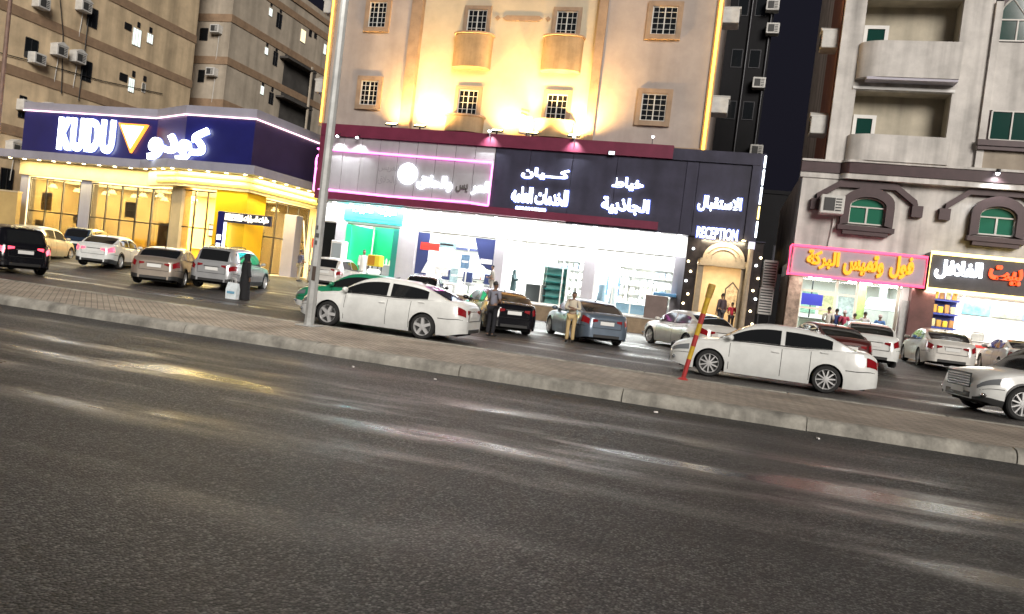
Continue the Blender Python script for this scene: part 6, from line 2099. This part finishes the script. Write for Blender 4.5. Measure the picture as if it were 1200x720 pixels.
def person(label, loc, facing, h=1.72, top=(.3, .3, .33), trousers=(.03, .03, .035), arms='down', long_sleeve=False, stride=.0, lean=0, group=None, robe=None, robe_name='', head_cloth=None, tn='grey', trn='black', skin=SKIN):
    k = h / 1.75
    z = loc[2] if len(loc) > 2 else gz(loc[0], loc[1])
    t = thing('person', label, 'person', (loc[0], loc[1], z), R_(facing), group)
    V = lambda x, y, zz: (x * k, y * k, zz * k)
    N, E = {}, []
    def node(n, p, r, par=None):
        N[n] = (V(*p), (r[0] * k, r[1] * k) if isinstance(r, tuple) else r * k)
        if par: E.append((par, n))
    ln = lean
    node('pelvis', (0, 0, .95), (.145, .105))
    node('waist', (.0 + ln * .2, 0, 1.10), (.135, .10), 'pelvis')
    node('chest', (.01 + ln * .4, 0, 1.30), (.155, .11), 'waist')
    node('neckb', (0 + ln * .5, 0, 1.455), (.075, .07), 'chest')
    node('neck', (.012 + ln * .5, 0, 1.51), .052, 'neckb')
    node('jaw', (.03 + ln * .5, 0, 1.575), (.066, .078), 'neck')
    node('face', (.022 + ln * .5, 0, 1.65), (.076, .095), 'jaw')
    node('crown', (.008 + ln * .5, 0, 1.715), (.06, .075), 'face')
    hands = {}
    for s, sd in ((1, 'l'), (-1, 'r')):
        node('sh' + sd, (0 + ln * .5, s * .175, 1.415), .062, 'neckb')
        if arms == 'folded':
            el, wr, hd = (.06, s * .255, 1.16), (.22, s * .03, 1.17 + .03 * s), (.21, -s * .07, 1.18 + .03 * s)
        elif arms == 'front':
            el, wr, hd = (.02, s * .23, 1.13), (.20, s * .12, 1.06), (.27, s * .09, 1.08)
        elif arms == 'reach' and s < 0:
            el, wr, hd = (.14, s * .20, 1.17), (.36, s * .16, 1.22), (.44, s * .15, 1.22)
        elif arms == 'hip' and s > 0:
            el, wr, hd = (-.10, s * .30, 1.16), (.05, s * .21, .98), (.10, s * .18, .95)
        else:
            el, wr, hd = (-.01, s * .225, 1.13), (.05, s * .235, .88), (.065, s * .232, .80)
        el = (el[0] + ln * .4, el[1], el[2])
        node('el' + sd, el, .043, 'sh' + sd)
        node('wr' + sd, wr, .028, 'el' + sd)
        node('pa' + sd, hd, (.036, .020), 'wr' + sd)
        P0, P1 = Vector(wr), Vector(hd)
        dr = (P1 - P0).normalized()
        sidev = dr.cross(Vector((0, s, 0))) if abs(dr.y) < .7 else Vector((0, 0, 1))
        sidev = sidev.normalized() if sidev.length > .01 else Vector((1, 0, 0))
        inn = dr.cross(sidev).normalized()
        if inn.y * s > 0 and abs(dr.y) < .7: inn = -inn
        for f_, (off_, ln_) in enumerate(((-.030, .062), (-.010, .072), (.010, .068), (.029, .054))):
            b_ = P1 + dr * .03 + sidev * off_
            node('f%d1' % f_ + sd, tuple(b_), .0095, 'pa' + sd)
            m_ = b_ + dr * ln_ * .5 + inn * .008
            node('f%d2' % f_ + sd, tuple(m_), .0085, 'f%d1' % f_ + sd)
            node('f%d3' % f_ + sd, tuple(m_ + dr * ln_ * .38 + inn * .026), .007, 'f%d2' % f_ + sd)
        tb = P1 - dr * .02 - sidev * .035
        node('t1' + sd, tuple(tb + inn * .01), .011, 'pa' + sd)
        node('t2' + sd, tuple(tb + dr * .035 - sidev * .018 + inn * .024), .009, 't1' + sd)
        st_ = stride * s
        node('hip' + sd, (0, s * .095, .90), .088, 'pelvis')
        node('kn' + sd, (st_ * .55 + .015, s * .10, .50), .058, 'hip' + sd)
        node('an' + sd, (st_ - .02, s * .10, .085), .038, 'kn' + sd)
        node('he' + sd, (st_ - .035, s * .10, .035), .034, 'an' + sd)
        node('to' + sd, (st_ + .15, s * .115, .03), (.04, .026), 'he' + sd)
    node('nose', (.115 + ln * .5, 0, 1.625), .013, 'face')
    for s, sd in ((1, 'l'), (-1, 'r')):
        node('ear' + sd, (.015 + ln * .5, s * .088, 1.635), .017, 'face')
    body = link(skinmesh(N, E, 0, 1), 'body', skin, t)
    hx = (.008 + ln * .5)
    # face details
    for s in (1, -1):
        q = MB(); q.ball(((hx + .088) * k, s * .032 * k, 1.652 * k), (.008 * k, .013 * k, .007 * k), 8); q.build('eye', HAIR, t, True, False)
    q = MB(); q.ball(((hx + .088) * k, 0, 1.585 * k), (.010 * k, .024 * k, .006 * k), 8); q.build('mouth', mat('lips', (.16, .06, .05), .5), t, True, False)
    rings = []
    if not robe or robe_name == 'thobe':
        for i in range(7):
            a = (math.pi * .60) * i / 6
            rings.append([((hx - .004 + (.088 * math.cos(b) - (.018 if math.cos(b) > 0 else 0)) * math.sin(a) * (.92 if math.cos(b) > .3 and i > 3 else 1)) * k, .086 * math.sin(b) * math.sin(a) * k, (1.665 + .098 * math.cos(a) + (.045 * (max(0, math.cos(b)) ** 1) * max(0, (i - 3) / 3.0))) * k) for b in [2 * math.pi * j / 16 for j in range(16)]])
        rings[0] = [((hx - .004) * k + .004 * math.cos(b), .004 * math.sin(b), 1.763 * k) for b in [2 * math.pi * j / 16 for j in range(16)]]
        q = MB(); q.loft(rings); q.build('hair' if not head_cloth else 'head_cloth', HAIR if not head_cloth else cloth('scarf', head_cloth), t, True, False)
    # clothes
    def sub(keys, grow, edges, name, m, ends={}, lvl=1):
        nn = {}
        for n in keys:
            p, r = N[n]
            g_ = grow
            r = (r[0] + g_ * k, r[1] + g_ * k) if isinstance(r, tuple) else r + g_ * k
            nn[n] = (p, r)
        for n, (p, r) in ends.items():
            nn[n] = (V(*p) if not isinstance(p, Vector) else tuple(p), r * k if not isinstance(r, tuple) else (r[0] * k, r[1] * k))
        ee = [(a, b) for a, b in edges]
        return link(skinmesh(nn, ee, 0, lvl), name, m, t)
    if robe is None:
        sk = ['pelvis', 'waist', 'chest', 'neckb', 'shl', 'shr']
        ee = [('pelvis', 'waist'), ('waist', 'chest'), ('chest', 'neckb'), ('neckb', 'shl'), ('neckb', 'shr')]
        ends = {}
        for sd in 'lr':
            a, b_ = Vector(N['sh' + sd][0]), Vector(N['el' + sd][0])
            if long_sleeve:
                sk.append('el' + sd); ee.append(('sh' + sd, 'el' + sd))
                w_ = Vector(N['wr' + sd][0]); ends['cu' + sd] = (b_.lerp(w_, .93), .042); ee.append(('el' + sd, 'cu' + sd))
            else:
                ends['cu' + sd] = (a.lerp(b_, .85), .062); ee.append(('sh' + sd, 'cu' + sd))
        sub(sk, .016, ee, 'shirt', cloth(tn, top), ends)
        sub(['pelvis', 'hipl', 'hipr', 'knl', 'knr'], .012, [('pelvis', 'hipl'), ('pelvis', 'hipr'), ('hipl', 'knl'), ('hipr', 'knr'), ('knl', 'cul'), ('knr', 'cur')], 'trousers', cloth(trn, trousers),
            {'cu' + sd: (Vector(N['an' + sd][0]) + Vector((0, 0, -.015)), .068) for sd in 'lr'})
        for sd in 'lr':
            p = Vector(N['he' + sd][0]); q_ = Vector(N['to' + sd][0])
            c_ = (p + q_) / 2
            q = MB(); q.ball((c_.x, c_.y, .042 * k), (.145 * k, .052 * k, .045 * k), 12); q.build('shoe', TRIMB, t, True, False)
    else:
        col = cloth(robe_name, robe)
        full = robe_name != 'thobe'
        rr = [(1.47, .075, .085, 0), (1.42, .12, .17, 0), (1.30, .15, .205, .0), (1.10, .15, .19, 0), (.9, .17, .20, 0), (.5, .185, .215, 0), (.12, .21, .235, 0), (.03, .215, .245, 0)]
        if not full: rr = [(zz, a * .9, b_ * .92, c_) for zz, a, b_, c_ in rr]
        random.seed(len(label))
        ph = random.uniform(0, 6)
        rings = []
        for zz, a, b_, _ in rr:
            fold = .06 * (1 - min(1, zz / 1.2))
            rings.append([((a * math.cos(u) * (1 + fold * math.sin(7 * u + ph)) + ln * .4 * max(0, (zz - .95))) * k, b_ * math.sin(u) * (1 + fold * math.cos(6 * u + ph)) * k, zz * k) for u in [2 * math.pi * j / 28 for j in range(28)]])
        q = MB(); q.loft(list(reversed(rings))); q.build('robe', col, t, True, False, 60)
        for sd in 'lr':
            a, b_, w_ = (Vector(N[n + sd][0]) for n in ('sh', 'el', 'wr'))
            q = MB(); q.tube([a + Vector((0, 0, .02)), a.lerp(b_, .5), b_, b_.lerp(w_, .95)], [.085 * k, .085 * k, .08 * k, .075 * k], 12); q.build('sleeve', col, t, True, False, 60)
        if full:      # head scarf with an opening for the face
            rings = []
            for zz, r_, open_ in ((1.40, .17, .0), (1.47, .125, .05), (1.53, .112, .35), (1.60, .116, .62), (1.67, .118, .62), (1.73, .10, .3), (1.775, .06, 0), (1.79, .01, 0)):
                rings.append([((hx - .005 + r_ * (1.06 if math.cos(u) < 0 else 1 - open_ * .42 * max(0, math.cos(u)) ** 2) * math.cos(u)) * k, r_ * .92 * math.sin(u) * k, zz * k) for u in [2 * math.pi * j / 20 for j in range(20)]])
            q = MB(); q.loft(rings); q.build('head_scarf', col, t, True, False, 60)
    return t


fc = lambda x, y: math.degrees(math.atan2(-y, -x))      # facing the street
ab = atz(285, 352, 0)
person('woman in a long black abaya standing by the silver suv', (ab.x, ab.y, 0), 60, 1.62, robe=(.010, .010, .012), robe_name='abaya')
bgx = atz(279, 352, 0)
t = thing('shopping_bag', 'pale blue and white shopping bag held beside the woman in black', 'bag', (bgx.x - .05, bgx.y - .28, .02))
hx_, hy_ = bgx.x - .05, bgx.y - .28
q = MB(); q.loft([[(hx_ - .20, hy_ - .10, .03), (hx_ + .20, hy_ - .10, .03), (hx_ + .20, hy_ + .10, .03), (hx_ - .20, hy_ + .10, .03)], [(hx_ - .22, hy_ - .09, .36), (hx_ + .22, hy_ - .09, .36), (hx_ + .22, hy_ + .09, .36), (hx_ - .22, hy_ + .09, .4)], [(hx_ - .18, hy_ - .05, .60), (hx_ + .20, hy_ - .05, .58), (hx_ + .20, hy_ + .05, .58), (hx_ - .18, hy_ + .05, .60)]])
q.build('body', mat('bag_paper', (.66, .72, .75), .6, noise=(5, .25)), t, True, ang=30)
q = MB()
for s in (-1, 1): q.tube([(hx_ - .1, hy_ + s * .05, .58), (hx_ - .06, hy_ + s * .03, .76), (hx_ + .06, hy_ + s * .03, .76), (hx_ + .1, hy_ + s * .05, .58)], .008, 6)
q.build('handle', WHITE, t, True)
q = MB(); q.box(hx_ - .15, hx_ + .14, hy_ - .112, hy_ - .103, .22, .30); q.build('print', mat('bag_print', (.15, .35, .5), .6), t)
mb = atz(574, 394, 0)
person('man in a grey shirt and dark trousers standing at the black sedan', (mb.x, mb.y, 0), 70, 1.70, (.20, .20, .24), (.012, .012, .016), 'front', tn='slate', trn='black')
mf = atz(667, 401, 0)
person('man in a pale shirt and beige trousers with folded arms by the blue grey sedan', (mf.x, mf.y - .05, 0), -84, 1.66, (.52, .46, .36), (.50, .37, .18), 'folded', True, lean=-.03, tn='ivory', trn='khaki')
kp = at(349, 332, 36.5)
person('man in a patterned dark shirt and khaki trousers near the grey slab', (kp.x, 36.5), 60, 1.74, (.10, .10, .14), (.40, .34, .22), 'front', stride=.10, tn='dark_pattern', trn='stone')
kp2 = at(366, 332, 37.6)
person('man in pale clothes half hidden by the lamp post', (kp2.x - .1, 37.6), 200, 1.7, (.5, .45, .4), (.45, .4, .33), 'down', tn='cream', trn='stone_pale')
gp = at(421, 300, 36.75)
person('man in a white thobe standing before the green shop', (gp.x, 37.3, .80), -60, 1.75, robe=(.62, .62, .60), robe_name='thobe')
wp = at(602, 325, 38.2)
person('woman in a dark abaya reaching out in the white tailor shop doorway', (wp.x, 38.3, .80), -10, 1.62, robe=(.02, .045, .05), robe_name='dark_abaya', arms='reach')
bp_ = at(578, 318, 37.5)
person('man in an olive shirt standing in front of the barber shop pillar', (bp_.x, 37.45, .80), 190, 1.72, (.14, .13, .11), (.25, .23, .2), 'front', tn='olive', trn='grey_brown')
jp = at(847, 350, 37.6)
person('man in a dark jacket over a pale shirt at the arched entrance', (jp.x, 37.35, .62), 130, 1.80, (.07, .05, .06), (.05, .05, .06), 'down', True, tn='plum', trn='charcoal')
cp = at(858, 362, 37.4)
person('child in a red shirt at the arched entrance', (cp.x, 37.3, .62), 110, 1.42, (.50, .03, .06), (.05, .04, .05), 'front', tn='red', trn='charcoal2')
rows = [(971, 36.55, 88, 1.74, (.60, .58, .52), 'white_shirt', 'man in a loose white shirt, leftmost at the counter of the red framed shop', None), (980.5, 36.75, 95, 1.70, (.03, .05, .16), 'navy_shirt', 'man in a navy shirt beside the loose white shirt at the red framed shop', None), (990, 36.6, 100, 1.66, (.40, .05, .10), 'crimson', 'person in crimson with a pale head cloth at the red framed shop', (.6, .5, .5)),
        (1002, 36.95, 90, 1.58, (.42, .46, .52), 'pale_grey', 'short man in a pale grey shirt at the red framed shop', None), (1014, 36.6, 80, 1.70, (.58, .56, .56), 'off_white', 'man in an off white shirt in front of the extractor hood', None), (1032, 36.45, 75, 1.66, (.10, .22, .50), 'sky_blue', 'man in a bright blue shirt by the folding gate', (.5, .38, .3))]
for px, y, f_, h, c, n_, lab, hc in rows:
    p = at(px, 370, y)
    person(lab, (p.x, y, .60), f_, h, c, (.05, .05, .06), 'front', False, tn=n_, trn='dark_navy', head_cloth=hc, group='people at the food counter')
# ------------------------------------------------------------------ more stock in the shops
FAB = [(.62, .60, .55), (.40, .43, .48), (.16, .20, .28), (.55, .48, .38), (.30, .31, .33), (.66, .66, .66)]
def fabric_shelf(lab, x0, x1, y, grp):
    t = thing('fabric_shelf', lab, 'shelf', ((x0 + x1) / 2, y, .8))
    q = MB()
    q.box(x0, x0 + .04, y - .4, y, .805, 3.6); q.box(x1 - .04, x1, y - .4, y, .805, 3.6)
    q.build('upright', FRAMEW, t)
    for i in range(6):
        q = MB(); q.box(x0 + .042, x1 - .042, y - .4, y, .9 + i * .5, .93 + i * .5); q.build('shelf_board', FRAMEW, t)
    for i in range(5):
        n = int((x1 - x0) / .34)
        for k_ in range(n):
            c = random.randrange(6)
            x = x0 + .2 + k_ * (x1 - x0 - .3) / max(1, n - 1) * .94
            h = random.uniform(.2, .38)
            o = MB().bbox(x - .12, x + .12, y - .34, y - .05, .932 + i * .5, .932 + i * .5 + h, .04).build('fabric_stack', cloth('roll_%d' % c, FAB[c]), None, True)
            tag(o, 'folded stack of cloth on the %s' % grp, 'cloth', 'cloth stacks on the ' + grp)

random.seed(31)
(ga, gb) = bx[3]
fabric_shelf('white shelf of folded cloth on the back wall behind the turquoise cabinet', gb - 2.6, gb - .2, BACK - .02, 'back wall shelf of the white tailor shop')
(ga, gb) = bx[4]
fabric_shelf('white shelf of folded cloth on the back wall of the rightmost tailor shop', ga + .5, gb - .3, BACK - .02, 'back wall shelf of the rightmost tailor shop')

def mannequin(lab, x, y, col, cn):
    t = thing('mannequin', lab, 'mannequin', (x, y, .8), 0, 'tailor shop mannequins')
    q = MB(); q.lathe([(.2, 0), (.2, .02), (.02, .04), (.02, .75)], (x, y, .801), 14); q.build('stand', STEEL, t, True)
    rings = []
    for z, a, b_ in ((.75, .12, .15), (.85, .14, .17), (1.0, .11, .14), (1.15, .12, .16), (1.3, .12, .19), (1.38, .09, .17), (1.42, .05, .07), (1.5, .04, .045)):
        rings.append([(x + b_ * math.cos(u), y + a * math.sin(u), .8 + z) for u in [2 * math.pi * j / 16 for j in range(16)]])
    q = MB(); q.loft(rings); q.build('torso', mat('mannequin_linen', (.55, .5, .42), .8), t, True)
    rings = []
    for z, a, b_ in ((.12, .26, .29), (.5, .21, .24), (.9, .17, .2), (1.05, .13, .165), (1.3, .14, .21), (1.4, .1, .18)):
        rings.append([(x + b_ * math.cos(u) * (1 + .05 * math.sin(6 * u) * (1.4 - z)), y + a * math.sin(u), .8 + z) for u in [2 * math.pi * j / 24 for j in range(24)]])
    q = MB(); q.loft(rings); q.build('gown', cloth(cn, col), t, True)

mannequin('mannequin in a blue grey gown just inside the rightmost tailor shop', bx[4][0] + .35, YG + .6, (.20, .28, .36), 'gown_blue')
mannequin('mannequin in a pale gown beside the blue grey one', bx[4][0] + .95, YG + .8, (.55, .58, .62), 'gown_pale')
mannequin('mannequin in a dark gown at the right side of the rightmost tailor shop', bx[4][1] - .5, YG + .7, (.12, .2, .26), 'gown_dark')
mannequin('mannequin in an ivory gown left of the dark counter of the white tailor shop', bx[3][0] + 1.5, YG + 2.2, (.6, .57, .5), 'gown_ivory')
for i, (x, z, w, h, c) in enumerate(((bx[3][0] + .35, 3.3, .35, .5, (.1, .1, .1)), (bx[3][0] + 2.9, 2.9, .9, .35, (.35, .36, .4)), (bx[4][0] + 2.6, 3.3, .5, .18, (.2, .2, .22)))):
    t = thing('sticker', ('black and white notice high on the glass of the white tailor shop', 'pale grey lettering sticker in the middle of the white tailor shop glass', 'small grey sticker high on the rightmost tailor glass')[i], 'sticker', (x, YG - .01, z))
    q = MB()
    for k_ in range(3): q.box(x - w / 2, x + w / 2 - .1 * (k_ % 2), YG - .014, YG - .008, z + h * (.15 - k_ * .3), z + h * (.33 - k_ * .3))
    q.build('print', mat('sticker_%d' % i, c, .6), t)
# barber window: posters, bottles, more stuff
(ga, gb) = bx[2]
for i in range(14):
    x = ga + .5 + i * .27
    c = [(.1, .2, .4), (.6, .6, .6), (.5, .1, .08), (.1, .35, .3)][i % 4]
    h = .18 + .05 * (i % 3)
    o = MB().lathe([(.04, 0), (.045, .02), (.045, h * .7), (.018, h * .85), (.018, h)], (x, BACK - .2, 1.702), 8).build('bottle', mat('lotion_%d' % (i % 4), c, .3), None, True)
    tag(o, 'small bottle on the long wall shelf behind the barber chairs', 'bottle', 'bottles on the barber shelf')
for i, (x, z, w, h, c, lab) in enumerate(((ga + 1.75, 3.35, 1.1, .35, (.25, .38, .40), 'wide grey green lettering panel at the top of the barber glass'), (ga + 2.9, 2.55, .5, .75, (.10, .18, .28), 'portrait shaped blue poster in the middle of the barber window'), (ga + 1.6, 1.9, .8, .5, (.62, .60, .58), 'pale notice low in the barber window'), (ga + 2.35, 1.75, .45, .8, (.30, .42, .44), 'grey green notice beside the pale one in the barber window'))):
    t = thing('poster', lab, 'poster', (x, YG - .04, z))
    q = MB(); q.box(x - w / 2, x + w / 2, YG - .04, YG - .034, z - h / 2, z + h / 2); q.build('sheet', mat('barber_poster_%d' % i, c, .5, noise=(5, .5)), t)
    q = MB(); q.box(x - w * .35, x + w * .35, YG - .046, YG - .041, z - .05, z + .05); q.build('print', BLACK if i == 0 else WHITE, t)
t = thing('white_bench', 'white cloth covered bench outside the barber window', 'bench', (ga + 1.9, 37.5, .8))
q = MB(); q.bbox(ga + 1.2, ga + 2.7, 37.3, 37.8, 1.2, 1.35, .05); q.build('seat', WHITE, t)
for sx in (1.25, 2.6):
    q = MB(); q.box(ga + sx, ga + sx + .06, 37.35, 37.75, .802, 1.2); q.build('leg', STEEL, t)
# cloths hung in the kitchen shop and a wall menu
t = thing('wall_menu', 'pale green and white menu boards on the back wall of the red framed shop', 'menu board', (gx0 + 2, YB + 5.4, 2.6))
for i in range(3):
    q = MB(); q.box(gx0 + .6 + i * .9, gx0 + 1.35 + i * .9, YB + 5.44, YB + 5.49, 2.0, 3.2); q.build('panel', mat('menu_panel_%d' % i, [(.30, .5, .38), (.6, .55, .3), (.5, .55, .55)][i], .5, noise=(6, .5)), t)
t = thing('tiled_pillar', 'green tiled pillar inside the red framed shop behind the customers', 'pillar', (gx0 + 3.0, YB + 3, .6))
q = MB(); q.box(gx0 + 2.8, gx0 + 3.2, YB + 2.6, YB + 3.0, .602, 3.7); q.build('shaft', mat('yellow_green_tile', (.35, .42, .14), .4, noise=(6, .3)), t)
# cables sagging over the cream wall and across the tower
for i, pts in enumerate((((0, 62), (60, 78), (120, 95), (190, 110)), ((70, -5), (74, 40), (72, 110)), ((104, 20), (98, 70), (92, 118)))):
    t = thing('wall_cable', ('dark cable sagging along the cream side wall', 'dark cable running straight down between the hooded air conditioners', 'dark cable running down beside the brown dark window')[i], 'cable', (XL + .1, 50, 12))
    w = [atx(x, y, XL + .1) for x, y in pts]
    q = MB(); q.tube([(XL + .1, p.y, p.z) for p in w], .035, 6); q.build('wire', BLACK, t)
# litter and oil stains on the road
random.seed(12)
for i in range(4):
    x, y = random.uniform(-6, 5), random.uniform(11.2, 12.3)
    r = random.uniform(.02, .035)
    o = MB().obox((x, y, -.032), (r * 2, r, .02), random.uniform(0, 3)).build('litter', WHITE)
    tag(o, 'scrap of white litter in the gutter by the kerb', 'litter', 'white litter along the kerb', 'thing')
